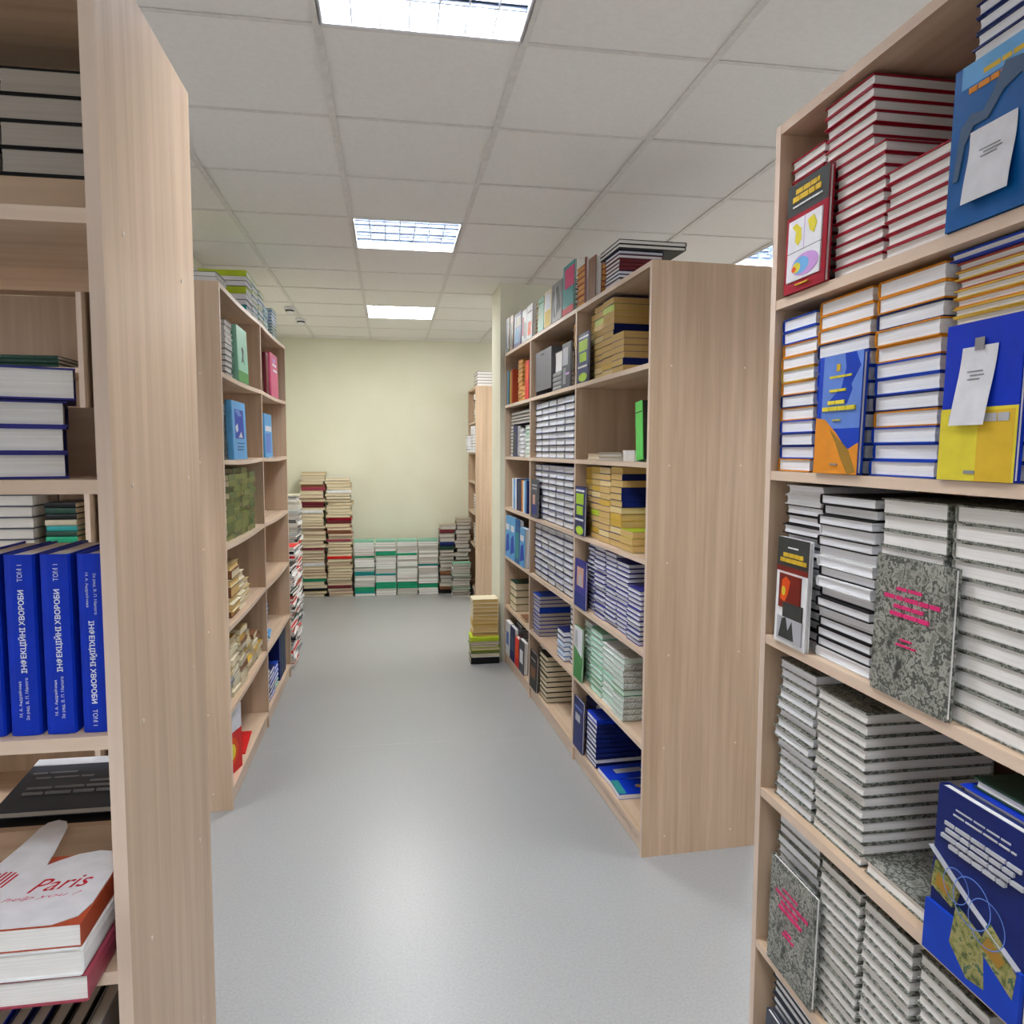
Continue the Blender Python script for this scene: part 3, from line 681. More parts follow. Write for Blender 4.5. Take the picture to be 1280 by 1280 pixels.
# stack of dark magazines behind
stack(NL, -.70, -.435, z[4], [('dusk', .022)]*3 + [('black', .02)]*2, 'dark magazine pile behind the notebooks, '+G, d=.262, L=.2, cat='magazine', group='dark magazines behind the rail', soft=True, page='grey')
M_ = basis(NL.X, NL.D, ZU, NL.pt(-.575, .38, z[4]+.122+.0005)) @ Matrix.Rotation(math.radians(6), 4, 'X')
spec(M_, .26, .19, .012, 'dusk', 'grey', True, 'dark magazine with a blue and white top edge, topmost behind the notebooks', 'magazine', 'dark magazines behind the rail', art=[('rect', 0, .86, .6, 1, ink('paper'), 'masthead'), ('rect', .6, .86, 1, 1, ink('azure'), 'masthead'), *lines([(.05, .4, .7, .03), (.1, .5, .6, .03), (.5, .95, .5, .03), (.1, .9, .4, .03), (.1, .9, .3, .03)], 'grey')])
for q in range(8):
    upright(NL, -.462 - q*.030, z[5], .17, .245, .024, .035, ['grey', 'black', 'black', 'navy', 'navy', 'cobalt', 'navy', 'navy'][q], '%s upright book, %s from the side panel on the fifth shelf, %s' % (word(['grey', 'black', 'black', 'navy', 'navy', 'cobalt', 'navy', 'navy'][q]), ['first', 'second', 'third', 'fourth', 'fifth', 'sixth', 'seventh', 'eighth'][q], G), page='grey', group='upright books on the fifth shelf of the near left bookcase', spine_out=(q > 4))
# seen through the open shelves: bookcase behind
G = 'rear left bookcase'
stack(LB, -1.62, -1.315, z[1], [('dgreen', .016)]*3, 'low pile, top shelf, '+G, d=.02, spine='front', L=.22, group='dark green books seen through the shelves')
stack(LB, -1.395, -1.275, z[3], [('emerald', .026), ('emerald', .026), ('dgreen', .022), ('teal', .022), ('beige', .026), ('black', .024), ('dgreen', .024), ('black', .022)], 'green spined stack, third shelf, '+G, d=.02, spine='front', page='cream', group='green spined books seen through the shelves')
stack(LB, -1.60, -1.43, z[3], [('dusk', .045)]*5, 'thick grey stack, third shelf, '+G, d=.0, L=.25, page='grey', group='thick grey books seen through the shelves')
stack(LB, -1.56, -1.33, z[4], [('brown', .04)]*6, 'brown stack, fourth shelf, '+G, d=.03, page='grey', spine='front', group='brown books seen through the shelves')
# ================================================================== FAR RIGHT
G = 'near bay, far right bookcase'
def rnd(ks, n, t, sp=None, pg=None, seed=None):
    r = random.Random(seed); out = []
    for i in range(n): out.append((r.choice(ks), t*r.uniform(.94, 1.06), sp, pg or None) if pg else (r.choice(ks), t*r.uniform(.94, 1.06), sp))
    return out
def navyart(big=True):
    return [('rect', .06, .90, .94, .94, ink('white'), 'lettering'), ('rect', .12, .64, .88, .86, ink('lime'), 'green_block'), ('rect', .2, .42, .82, .60, ink('lime'), 'green_block'), ('rect', .08, .30, .9, .34, ink('white'), 'lettering'), ('ell', .55, .1, .38, .09, ink('lime'), 'green_oval')]
# top of the case
GT = 'books on top of the far right bookcase'
t = stack(FR, 3.135, 3.325, SH[0], [('navy', .0165), ('maroon', .0165), ('navy', .0165), ('navy', .0165), ('maroon', .0165, 'u-'), ('maroon', .0165, 'u-'), ('maroon', .0165, 'u-'), ('maroon', .0165), ('navy', .0165)], 'maroon and navy stack on top, near bay', d=.03, L=.20, page='cool', group=GT)
stack(FR, 3.10, 3.36, t, [('black', .017), ('black', .019)], 'wider pair on the maroon stack on top', d=.02, L=.30, group=GT)
display(FR, 3.362, 3.475, SH[0], .185, .03, .0, 'brown', [('rect', .05, .03, .95, .97, ink('brown'), 'cover_ground'), ('rect', .4, .0, .44, 1, ink('umber'), 'stripe')], 'brown book standing on top of the far right bookcase beside the maroon stack', lean=3)
display(FR, 3.505, 3.53, SH[0], .21, .03, .0, 'rust', [('rect', 0, 0, 1, 1, ink('ember'), 'cover_ground')], 'narrow rust red volume standing between brown book and orange stack on top', lean=2)
stack(FR, 3.535, 3.70, SH[0], [('rust', .0275, None, 'orange')]*7, 'orange paged stack on top, beside the green book', d=.012, group=GT, L=.2)
display(FR, 3.712, 3.915, SH[0], .25, .010, .0, 'teal', [('rect', .16, .52, 1, .92, ink('pink'), 'cover_picture'), ('rect', .16, .16, 1, .5, ink('teal'), 'cover_ground'), ('rect', 0, 0, 1, .14, ink('red'), 'cover_foot')], 'tall teal and red book displayed on top of the far right bookcase', lean=4)
TB_ = [(3.93, 4.135, .205, 'grey', [('poly', [(.2, .1), (.9, .3), (.6, .9), (.1, .8)], ink('dark'), 'cover_picture'), ('poly', [(.4, .1), (.5, .5), (.3, .95), (.2, .5)], ink('silver'), 'cover_picture')], 'grey photograph covered book'),
       (4.15, 4.31, .20, 'cream', [('rect', .1, .0, .9, .45, ink('gold'), 'cover_picture'), ('rect', .2, .5, .8, .9, ink('paper'), 'cover_picture')], 'cream and gold book'),
       (4.325, 4.46, .19, 'mint', [('rect', .2, .2, .8, .7, ink('palegreen'), 'cover_picture'), *lines([(.1, .9, .85, .04)], 'green')], 'pale green book'),
       (4.61, 4.76, .205, 'white', [('rect', .2, .1, .8, .5, ink('flame'), 'cover_picture'), *lines([(.15, .85, .8, .05)], 'grey')], 'white book with an orange picture'),
       (4.77, 4.90, .20, 'white', [('rect', .1, .2, .4, .8, ink('pink'), 'cover_picture'), ('rect', .5, .1, .9, .6, ink('silver'), 'cover_picture')], 'white book with a pink strip'),
       (4.93, 5.15, .215, 'violet', [('rect', .1, .1, .7, .55, ink('sky'), 'cover_picture'), ('rect', .3, .6, .9, .9, ink('silver'), 'cover_picture')], 'violet and sky blue book'),
       (5.19, 5.30, .235, 'brown', [('rect', .2, .1, .7, .8, ink('dark'), 'cover_picture')], 'brown and black book'),
       (5.32, 5.44, .24, 'dusk', [('rect', .1, .1, .5, .9, ink('navy'), 'cover_picture'), ('rect', .6, .1, .9, .9, ink('silver'), 'cover_picture')], 'slate book with a navy picture')]
for u0, u1, h, c, a, lb in TB_:
    display(FR, u0, u1, SH[0], h, .018, .0, c, a, lb + ' displayed on top of the far right bookcase', lean=4, group='books displayed on top of the far right bookcase')
stack(FR, 4.47, 4.60, SH[0], rnd(['orange', 'white', 'olive'], 8, .024, pg='cream', seed=3), 'cream paged stack on top of the far right bookcase', d=.02, group=GT)
stack(FR, 3.95, 4.10, SH[0], [('black', .026)]*8, 'black edged stack behind the grey displayed book on top', d=.05, group=GT)
# bay 1, top shelf : ochre paperbacks
GO = 'ochre paged paperbacks in the near bay'
OC = ['violet', 'olive', 'gold', 'gold', 'violet', 'brown', 'gold']
def ochre(n, t, seed):
    r = random.Random(seed); out = []
    for i in range(n):
        k = r.random()
        if k < .2: out.append((r.choice(['gold', 'lime', 'gold']), t*r.uniform(.94, 1.06), 'front', 'ochre'))
        else: out.append((r.choice(['violet', 'violet', 'brown', 'navy', 'olive', 'gold']), t*r.uniform(.94, 1.06), None, r.choice(['ochre', 'straw', 'ochre'])))
    return out
kw = dict(cat='paperback', page='ochre', soft=True, group=GO)
stack(FR, 3.465, 3.615, z[1], ochre(11, .0295, 1), 'leftmost stack, top shelf, '+G, d=.06, **kw)
stack(FR, 3.318, 3.462, z[1], ochre(12, .0275, 2), 'second stack, top shelf, '+G, d=.03, **kw)
stack(FR, 3.168, 3.314, z[1], ochre(6, .0275, 4) + [('navy', .0275, 'u-'), ('navy', .0275, 'u-')] + ochre(4, .0275, 5), 'third stack, top shelf, '+G, d=.02, **kw)
stack(FR, 3.02, 3.163, z[1], [('gold', .0275), ('navy', .0275, 'u-')] + rnd(['violet', 'gold'], 4, .0275, seed=6), 'low near stack, top shelf, '+G, d=.012, **kw)
display(FR, 3.46, 3.635, z[1], .232, .010, .0, 'navy', navyart(), 'navy and lime book displayed on the top shelf of the near bay', lean=4)
# bay 1, second shelf : nearly empty
b_ = empty('ring_binder', basis(FR.X, FR.D, ZU, FR.pt(2.86, .03, z[2]+.005)) @ Matrix.Rotation(math.radians(-5), 4, 'Y'))
tag(b_, 'bright green ring binder standing at the near end of the second shelf', 'binder')
GRN = plain('binder_green', (86, 206, 84), .35)
m = MB(); m.box(-.036, .036, 0, .003, .003, .235); m.obj('spine', GRN, b_)
m = MB(); m.box(-.036, -.033, .0035, .20, .003, .235); m.obj('cover', GRN, b_)
m = MB(); m.box(.033, .036, .0035, .20, .003, .235); m.obj('cover', plain('binder_dark', (44, 40, 36), .5), b_)
m = MB(); m.box(-.030, .030, .006, .19, .006, .228); m.obj('papers', PG['grey'], b_)
m = MB(); m.box(-.036, .036, -.0012, -.0002, .19, .194); m.obj('label_band', ink('dark'), b_)
def carton(name, fr, u0, u1, d0, d1, z0, z1, mt, label, cat, group=None):
    X = fr.X; r = empty(name, basis(X, fr.D, ZU, fr.pt((u0+u1)/2, (d0+d1)/2, z0+.0007)))
    tag(r, label, cat, group)
    w, dd, h = abs(u1-u0)/2, (d1-d0)/2, z1-z0
    m = MB(); m.box(-w, w, -dd, dd, 0, h*.78); m.obj('box_body', mt, r)
    m = MB(); m.box(-w-.0015, w+.0015, -dd-.0015, dd+.0015, h*.78, h); m.obj('box_lid', mt, r)
    return r
GY = plain('grey_card', (176, 168, 164), .6); WC = plain('white_card', (226, 222, 220), .5)
carton('card_box', FR, 2.915, 3.045, .03, .16, z[2], z[2]+.045, WC, 'small white card box on the second shelf beside the green binder', 'box')
carton('card_box', FR, 2.925, 3.07, .22, .37, z[2], z[2]+.135, GY, 'taller grey card box behind the small white box on the second shelf', 'box')
stack(FR, 3.07, 3.36, z[2], [('beige', .018, None, 'grey'), ('beige', .018, None, 'grey')], 'flat wide pair, second shelf, '+G, d=.02, L=.2, group='flat beige volumes on the second shelf', cat='book')
stack(FR, 3.37, 3.56, z[2], [('beige', .03, None, 'cream')], 'lying at far end, second shelf, '+G, d=.03, L=.2, group='flat beige volumes on the second shelf', cat='book')
# bay 1, third shelf : ochre with navy spines
stack(FR, 3.475, 3.625, z[3], ochre(12, .0278, 7), 'leftmost stack, third shelf, '+G, d=.05, **kw)
stack(FR, 3.332, 3.470, z[3], ochre(12, .0282, 8), 'second stack, third shelf, '+G, d=.03, **kw)
stack(FR, 3.182, 3.328, z[3], ochre(12, .0282, 9), 'third stack, third shelf, '+G, d=.02, **kw)
stack(FR, 3.035, 3.178, z[3], ochre(6, .0282, 10) + [('navy', .0282, 'u-')]*3 + [('gold', .0282), ('navy', .0282, 'u-'), ('gold', .028)], 'fourth stack, third shelf, '+G, d=.02, **kw)
stack(FR, 2.885, 3.030, z[3], [('olive', .029), ('gold', .029), ('lime', .029)], 'low near stack, third shelf, '+G, d=.014, **kw)
display(FR, 3.478, 3.64, z[3], .236, .010, -.004, 'navy', navyart(), 'navy and lime book displayed on the third shelf of the near bay', lean=3)
# bay 1, fourth shelf : violet
GV = 'violet hardcovers in the near bay'
kv = dict(page='cool', group=GV, jit=.01, ujit=.004)
VC = ['violet', 'violet', 'navy']
stack(FR, 3.405, 3.55, z[4], rnd(VC, 16, .0205, seed=11), 'leftmost stack, fourth shelf, '+G, d=.035, **kv)
stack(FR, 3.250, 3.398, z[4], rnd(VC, 16, .0205, seed=12), 'second stack, fourth shelf, '+G, d=.02, **kv)
stack(FR, 3.100, 3.244, z[4], rnd(VC, 16, .0203, seed=13), 'third stack, fourth shelf, '+G, d=.02, **kv)
stack(FR, 2.945, 3.092, z[4], rnd(VC, 15, .0205, seed=14), 'fourth stack, fourth shelf, '+G, d=.02, **kv)
stack(FR, 2.792, 2.937, z[4], rnd(VC, 11, .0205, seed=15), 'near stack, fourth shelf, '+G, d=.012, **kv)
display(FR, 3.455, 3.635, z[4], .235, .010, -.003, 'violet', [('rect', .2, .45, .8, .85, ink('skin'), 'cover_picture'), ('poly', [(.35, .45), (.65, .45), (.6, .7), (.4, .7)], ink('silver'), 'cover_picture'), ('rect', .0, .0, 1, .3, ink('navy'), 'cover_foot')], 'violet book with a figure picture displayed on the fourth shelf', lean=4)
# bay 1, fifth shelf : green and white
GG = 'green and white hardcovers in the near bay'
kg = dict(page='mint', group=GG)
stack(FR, 3.455, 3.60, z[5], rnd(['white', 'mint'], 11, .0272, seed=16), 'leftmost stack, fifth shelf, '+G, d=.04, **kg)
stack(FR, 3.262, 3.435, z[5], rnd(['green', 'green', 'mint'], 11, .0272, seed=17), 'second stack, fifth shelf, '+G, d=.02, **kg)
stack(FR, 3.110, 3.255, z[5], rnd(['white', 'mint', 'speck'], 10, .0272, seed=18), 'third stack, fifth shelf, '+G, d=.02, **kg)
stack(FR, 2.955, 3.103, z[5], [('speck', .0272, 'u-')]*4 + [('green', .0272)] + [('speck', .0272, 'u-')]*4 + [('speck', .0272)], 'near stack, fifth shelf, '+G, d=.012, **kg)
display(FR, 3.50, 3.64, z[5], .262, .010, -.003, 'green', [('poly', [(0, .62), (1, .46), (1, 1), (0, 1)], ink('paper'), 'cover_picture'), ('poly', [(.1, .64), (.5, .56), (.4, .9), (.15, .95)], ink('silver'), 'cover_picture')], 'green and white book displayed on the fifth shelf of the near bay', lean=4)
# bay 1, lowest shelf
GB = 'blue hardcovers on the lowest shelf'
stack(FR, 3.47, 3.62, z[6], [('navy', .028, 'front')]*9, 'left stack, lowest shelf, '+G, d=.06, group=GB, page='cool')
stack(FR, 3.305, 3.463, z[6], [('navy', .0235, 'u-'), ('navy', .0235), *[('navy', .0235, 'u-')]*7, ('cobalt', .0235, 'u-')], 'middle stack, lowest shelf, '+G, d=.012, L=.23, group=GB, page='cool')
display(FR, 3.475, 3.63, z[6], .255, .010, -.003, 'navy', [('rect', .2, .55, .7, .7, ink('silver'), 'label'), ('rect', .1, .8, .9, .84, ink('peri'), 'lettering')], 'navy book with a pale label displayed on the lowest shelf of the near bay', lean=4)
for q, (u, a, art) in enumerate([(3.215, 2, [('rect', .3, .25, .6, .85, ink('silver'), 'label')]), (3.06, -3, [('ell', .5, .5, .07, .05, ink('orange'), 'emblem'), ('ring', .5, .5, .012, .003, ink('white'), 'emblem_ring'), ('rect', .05, .0, .95, .16, ink('teal'), 'cover_foot')])]):
    M_ = basis(FR.X, FR.D, ZU, FR.pt(u, .13, z[6]+.0005)) @ Matrix.Rotation(math.radians(a), 4, 'Z')
    spec(M_, .148, .22, .022, 'cobalt', 'cool', True, ['flat blue notebook with a pale label, lowest shelf of the near bay', 'flat blue notebook with a small round emblem, nearest on the lowest shelf'][q], 'notebook', 'flat blue notebooks', art=art, name='notebook')
# ---- bay 2
G = 'middle bay, far right bookcase'
# grey open file boxes
r = empty('file_box', basis(FR.X, FR.D, ZU, FR.pt(4.40, .02, z[1]+.001)))
tag(r, 'grey plastic magazine file standing on the top shelf of the middle bay', 'file box')
FG = plain('file_grey', (112, 110, 116), .45)
m = MB(); m.box(-.19, .19, 0, .004, .03, .262); m.obj('front_panel', FG, r)
m = MB(); m.box(-.19, -.186, .005, .22, .0, .262); m.box(.186, .19, .005, .22, .0, .262); m.box(-.186, .186, .005, .22, 0, .004); m.obj('tray', FG, r)
m = MB(); m.box(-.05, .02, -.002, -.0003, .235, .243); m.obj('handle_slot', ink('dark'), r)
stack(FR, 4.01, 4.19, z[1], [('grey', .026, 'front')]*4, 'grey spiral pile, top shelf, '+G, d=.02, group='grey volumes in the middle bay')
stack(FR, 4.02, 4.17, z[1]+.105, [('grey', .11)], 'grey upright box file on the grey pile', d=.03, group='grey volumes in the middle bay')
stack(FR, 4.16, 4.40, z[1]+.001, rnd(['orange', 'gold'], 10, .03, pg='orange', seed=21), 'orange stack behind grey file, '+G, d=.25, L=.2, group='orange paged books in the middle bay')
display(FR, 3.76, 3.925, z[1], .228, .010, .0, 'dusk', [('rect', .1, .5, .7, .9, ink('silver'), 'cover_picture'), ('rect', .2, .08, .5, .45, ink('grey'), 'cover_picture'), *lines([(.5, .9, .3, .05)], 'lilac')], 'slate picture book displayed on the top shelf of the middle bay', lean=4)
stack(FR, 3.70, 3.85, z[1], rnd(['brown', 'gold'], 10, .032, pg='orange', seed=22), 'ochre stack behind the displayed slate book, middle bay', d=.04, group='orange paged books in the middle bay')
GW = 'black edged white paged books in the middle bay'
def bwcols(zz, n, t, us, nm, kset, disp=None):
    for q, (u0, u1) in enumerate(us):
        stack(FR, u0, u1, zz, [(kset[(q*3+k*k) % len(kset)], t) for k in range(n)], '%s stack, %s shelf, %s' % (['first', 'second', 'third', 'fourth', 'fifth'][q], nm, G), d=.022, group=GW, page='cool', ujit=.003, cat='bound volume')
US = [(4.46, 4.61), (4.292, 4.452), (4.125, 4.285), (3.955, 4.118), (3.775, 3.945)]
bwcols(z[2], 9, .0365, US, 'second', ['navy', 'black'])
bwcols(z[3], 9, .0365, US, 'third', ['black', 'navy', 'black'])
display(FR, 4.43, 4.60, z[3], .235, .010, -.003, 'dusk', [('rect', .1, .1, .9, .35, ink('navy'), 'cover_picture'), ('rect', .25, .35, .6, .6, ink('skin'), 'cover_picture'), *lines([(.1, .9, .85, .04), (.15, .8, .76, .04)], 'silver')], 'slate and navy book displayed on the third shelf of the middle bay', lean=4)
bwcols(z[4], 9, .0362, US, 'fourth', ['black', 'navy', 'dusk'])
stack(FR, 4.43, 4.60, z[5], [('violet', .024), ('violet', .024), ('blue', .024), ('violet', .024), ('violet', .024), ('violet', .024), ('blue', .034, 'u-'), ('violet', .024), ('violet', .024), ('blue', .024)], 'blue stack, fifth shelf, '+G, d=.012, L=.24, page='grey', group='blue books on the fifth shelf of the middle bay')
stack(FR, 3.725, 3.86, z[5], rnd(['black', 'dusk'], 12, .027, seed=25), 'near tall stack, fifth shelf, '+G, d=.04, page='cool', group='grey books on the fifth shelf of the middle bay')
stack(FR, 3.875, 4.02, z[5], rnd(['navy', 'sky'], 6, .027, seed=26), 'short blue stack, fifth shelf, '+G, d=.012, page='cool', group='grey books on the fifth shelf of the middle bay')
stack(FR, 4.245, 4.42, z[6], [('black', .031)]*9, 'black edged stack, lowest shelf, '+G, d=.014, L=.24, page='cream', group='black edged books on the lowest shelf')
stack(FR, 4.43, 4.59, z[6], [('dusk', .028)]*10, 'slate stack behind dark display, '+G, d=.05, page='grey', group='black edged books on the lowest shelf')
display(FR, 4.435, 4.61, z[6], .235, .010, -.003, 'black', [('rect', .15, .3, .85, .6, ink('brown'), 'cover_picture'), *lines([(.15, .85, .8, .03)], 'silver')], 'black book displayed on the lowest shelf of the middle bay', lean=4)
# ---- bay 3
G = 'farthest bay, far right bookcase'
stack(FR, 5.03, 5.17, z[1], rnd(['orange', 'brown'], 10, .029, pg='orange', seed=31), 'orange stack, top shelf, '+G, d=.03, group='books in the farthest bay')
stack(FR, 4.87, 5.0, z[1], rnd(['orange', 'brown'], 3, .034, pg='orange', seed=32), 'small orange stack, top shelf, '+G, d=.02, group='books in the farthest bay')
upright(FR, 5.40, z[1], .17, .24, .03, .01, 'sky', 'light blue upright book at the far end of the top shelf, farthest bay')
upright(FR, 5.355, z[1], .17, .235, .04, .01, 'dgreen', 'dark green upright book, second from far end, top shelf, farthest bay')
upright(FR, 5.31, z[1], .17, .23, .035, .01, 'gold', 'gold upright book, third from far end, top shelf, farthest bay')
upright(FR, 5.265, z[1], .17, .24, .035, .01, 'rust', 'rust upright book, fourth from far end, top shelf, farthest bay')
display(FR, 4.70, 4.80, z[1], .24, .010, .0, 'scarlet', [('rect', .1, .5, .9, .9, ink('flame'), 'cover_picture')], 'narrow red book displayed beside the divider, top shelf, farthest bay', lean=3)
stack(FR, 5.29, 5.42, z[2], rnd(['black', 'dusk'], 9, .024, seed=33), 'black edged stack, second shelf, '+G, d=.03, group='books in the farthest bay')
display(FR, 5.13, 5.27, z[2], .215, .03, .02, 'navy', [('rect', .1, .1, .6, .8, ink('dark'), 'cover_picture')], 'navy book displayed on the second shelf of the farthest bay', lean=3)
stack(FR, 4.98, 5.11, z[2], rnd(['white', 'grey'], 7, .028, seed=34), 'white stack, second shelf, '+G, d=.03, page='cool', group='books in the farthest bay')
stack(FR, 4.77, 4.93, z[2], rnd(['mint', 'white'], 8, .026, seed=35), 'pale green stack, second shelf, '+G, d=.03, page='mint', group='books in the farthest bay')
stack(FR, 4.75, 5.40, z[2]+.225, [('dusk', .022, None, 'grey')]*4, 'wide dark folder pile near shelf top, second shelf, farthest bay', d=.03, L=.2, group='dark folders in the farthest bay')
for q, (u, c) in enumerate([(5.27, 'white'), (5.22, 'sky'), (5.17, 'white'), (5.12, 'navy'), (5.07, 'dusk'), (5.02, 'navy'), (4.97, 'orange'), (4.92, 'white'), (4.87, 'sky'), (4.82, 'navy')]):
    upright(FR, u, z[3], .17, [.215, .21, .22][q % 3], .042, .02, c, '%s upright book, %s from the left on the third shelf, farthest bay' % (word(c), ['first', 'second', 'third', 'fourth', 'fifth', 'sixth', 'seventh', 'eighth', 'ninth', 'tenth'][q]), group='upright books on the third shelf of the farthest bay')
for q, (u0, u1, h, c) in enumerate([(5.27, 5.43, .30, 'sky'), (5.10, 5.265, .30, 'sky'), (4.95, 5.095, .30, 'cyanb'), (4.79, 4.945, .26, 'sky')]):
    display(FR, u0, u1, z[4], h, .03, .0, c, [('poly', [(.1, .1), (.9, .2), (.7, .6), (.2, .5)], ink('cobalt'), 'cover_picture'), ('rect', .1, .66, .8, .8, ink('paper'), 'lettering')] if q != 2 else [('rect', .1, .1, .8, .7, ink('teal'), 'cover_picture')], '%s folder displayed on the fourth shelf of the farthest bay, %s from left' % (word(c), ['first', 'second', 'third', 'fourth'][q]), lean=3, group='blue folders in the farthest bay')
stack(FR, 5.16, 5.36, z[5], [('dgreen', .05, None, 'cream'), ('olive', .05, None, 'cream'), ('black', .05, None, 'cream'), ('dgreen', .05, None, 'cream')], 'thick dark stack, fifth shelf, '+G, d=.02, L=.22, group='thick dark books in the farthest bay')
stack(FR, 4.82, 4.98, z[5], [('brown', .02, None, 'cream')], 'lying alone, fifth shelf, '+G, d=.012, L=.1, group='books in the farthest bay')
for q, (u0, u1, c, h) in enumerate([(5.27, 5.42, 'white', .24), (5.10, 5.255, 'navy', .24), (4.96, 5.085, 'scarlet', .2), (4.80, 4.95, 'dusk', .22)]):
    display(FR, u0, u1, z[6], h, .03, .0, c, [('rect', .2, .3, .8, .7, ink(['peri', 'steel', 'flame', 'paper'][q]), 'cover_picture')], '%s book displayed on the lowest shelf of the farthest bay' % word(c), lean=3)
stack(FR, 5.18, 5.36, z[6], rnd(['black', 'navy', 'white'], 14, .022, seed=37), 'stack behind displays, lowest shelf, farthest bay', d=.07, page='cool', group='books in the farthest bay')
# ================================================================== FAR LEFT
G = 'near bay, far left bookcase'
GLT = 'books on top of the far left bookcase'
TLC = [('white', .02, None), ('teal', .032, 'u-'), ('navy', .03, None), ('white', .028, None), ('lime', .038, 'u-'), ('dusk', .03, None), ('white', .02, None), ('lime', .032, 'u-')]
stack(L2, 4.15, 4.33, SH[0], TLC, 'lime and teal stack on top, near column', d=.03, L=.24, page='cool', group=GLT)
stack(L2, 4.34, 4.52, SH[0], rnd(['teal', 'sky', 'lime'], 8, .028, seed=41), 'lime and teal stack on top, second column', d=.03, L=.24, page='cool', group=GLT)
stack(L2, 4.53, 4.69, SH[0], rnd(['teal', 'sky', 'lime'], 8, .027, seed=42), 'lime and teal stack on top, third column', d=.03, L=.24, page='cool', group=GLT)
stack(L2, 4.70, 4.86, SH[0], rnd(['teal', 'sky'], 6, .026, seed=43), 'teal stack on top, fourth column', d=.03, L=.24, page='mint', group=GLT)
stack(L2, 4.95, 5.12, SH[0], rnd(['teal', 'sky'], 10, .019, seed=44), 'teal stack on top, farthest column', d=.02, L=.24, page='cool', group=GLT)
stack(L2, 3.36, 3.56, SH[0], [('white', .022), ('grey', .022)], 'low pale pile on top at the near corner', d=.01, L=.10, group=GLT)
stack(L2, 3.36, 3.56, SH[0], [('dusk', .024)]*2 + [('black', .026)]*7, 'dark stack on top at the rear near corner', d=.15, L=.20, group=GLT, jit=.02, ujit=.01)
stack(L2, 3.55, 3.70, z[1], rnd(['white', 'grey'], 10, .026, seed=45), 'white stack, top shelf, '+G, d=.02, group='white books on the top shelf')
def box_obj(name, fr, u0, u1, z0, h, T, d, col, art, label, lean=6, cat='box', yaw_=0):
    display(fr, u0, u1, z0, h, T, d, col, art, label, lean=lean, cat=cat, name=name, yaw_=yaw_)
box_obj('document_case', L2, 3.72, 3.97, z[1], .262, .05, .0, 'mint', [('rect', 0, .0, 1, .2, ink('green'), 'cover_foot'), ('poly', [(.35, .35), (.45, .5), (.4, .62), (.5, .66), (.62, .6), (.55, .45), (.66, .34), (.52, .4)], ink('dark'), 'figure_drawing')], 'pale green case with a dark figure drawing, standing on the top shelf', lean=6, cat='document case')
display(L2, 3.56, 3.88, z[2], .27, .03, .0, 'sky', [('rect', .18, .36, .82, .86, ink('cobalt'), 'cover_picture'), ('poly', [(.2, .56), (.36, .62), (.4, .5), (.26, .46)], ink('paper'), 'cover_picture'), ('poly', [(.4, .38), (.6, .48), (.7, .38)], ink('paper'), 'cover_picture'), ('poly', [(.2, .84), (.5, .86), (.7, .76), (.4, .74)], ink('peri'), 'cover_picture'), *lines([(.3, .8, .28, .014), (.3, .75, .22, .014), (.3, .7, .17, .014)], 'navy')], 'light blue picture book displayed on the second shelf of the far left bookcase', lean=5)
stack(L2, 3.60, 3.80, z[2], [('white', .026)]*10, 'stack behind light blue book, '+G, d=.07, L=.2, group='white books on the second shelf')
GOl = 'olive green books on the third shelf'
for q, (u0, u1, n) in enumerate([(3.52, 3.68, 11), (3.685, 3.845, 12), (3.85, 4.01, 12), (4.015, 4.175, 11)]):
    stack(L2, u0, u1, z[3], [(['olive', 'moss', 'olive'][(i*i+q) % 3], .0275, 'front', 'cream') for i in range(n)], '%s olive stack, third shelf, near bay, far left bookcase' % ['first', 'second', 'third', 'fourth'][q], d=.015, group=GOl, jit=.02, ujit=.004, rot=.015, cat='paperback', soft=True)
display(L2, 4.185, 4.30, z[3], .20, .02, .05, 'green', [('rect', .4, .3, .7, .8, ink('silver'), 'lettering')], 'green book standing at the end of the olive stacks', lean=3)
stack(L2, 3.56, 3.76, z[4], [('brown', .03, 'u-', 'ochre'), ('cream', .034, None, 'ochre'), ('cream', .03, None, 'straw'), ('brown', .05, 'u-', 'ochre'), ('cream', .034, None, 'ochre'), ('brown', .04, 'u-', 'cream'), ('tan', .03, None, 'ochre')], 'tall cream stack, fourth shelf, '+G, d=.02, L=.22, group='cream paged books on the fourth shelf', jit=.02, ujit=.01)
stack(L2, 3.77, 3.93, z[4], [('cream', .035, None, 'cream')]*5, 'low cream stack, fourth shelf, '+G, d=.03, L=.2, group='cream paged books on the fourth shelf', jit=.02, ujit=.01)
stack(L2, 3.94, 4.10, z[4], [('tan', .035, None, 'cream')]*3, 'shortest cream stack, fourth shelf, '+G, d=.03, L=.2, group='cream paged books on the fourth shelf', jit=.02, ujit=.01)
GM = 'jumbled tan paperbacks on the fifth shelf'
rj = random.Random(5)
for q, (u0, u1, n) in enumerate([(3.38, 3.53, 10), (3.54, 3.69, 11), (3.70, 3.85, 11), (3.86, 4.01, 9), (4.02, 4.16, 7), (4.17, 4.31, 5)]):
    stack(L2, u0, u1, z[5], [(rj.choice(['tan', 'cream', 'beige', 'brown', 'gold', 'tan', 'grey']), rj.uniform(.02, .03), rj.choice(['front', 'back', 'u-']), 'cream') for _ in range(n)], '%s jumbled stack, fifth shelf, %s' % (['first', 'second', 'third', 'fourth', 'fifth', 'sixth'][q], G), d=.015, L=.19, group=GM, jit=.03, ujit=.006, rot=.05, cat='paperback', soft=True)
M_ = None
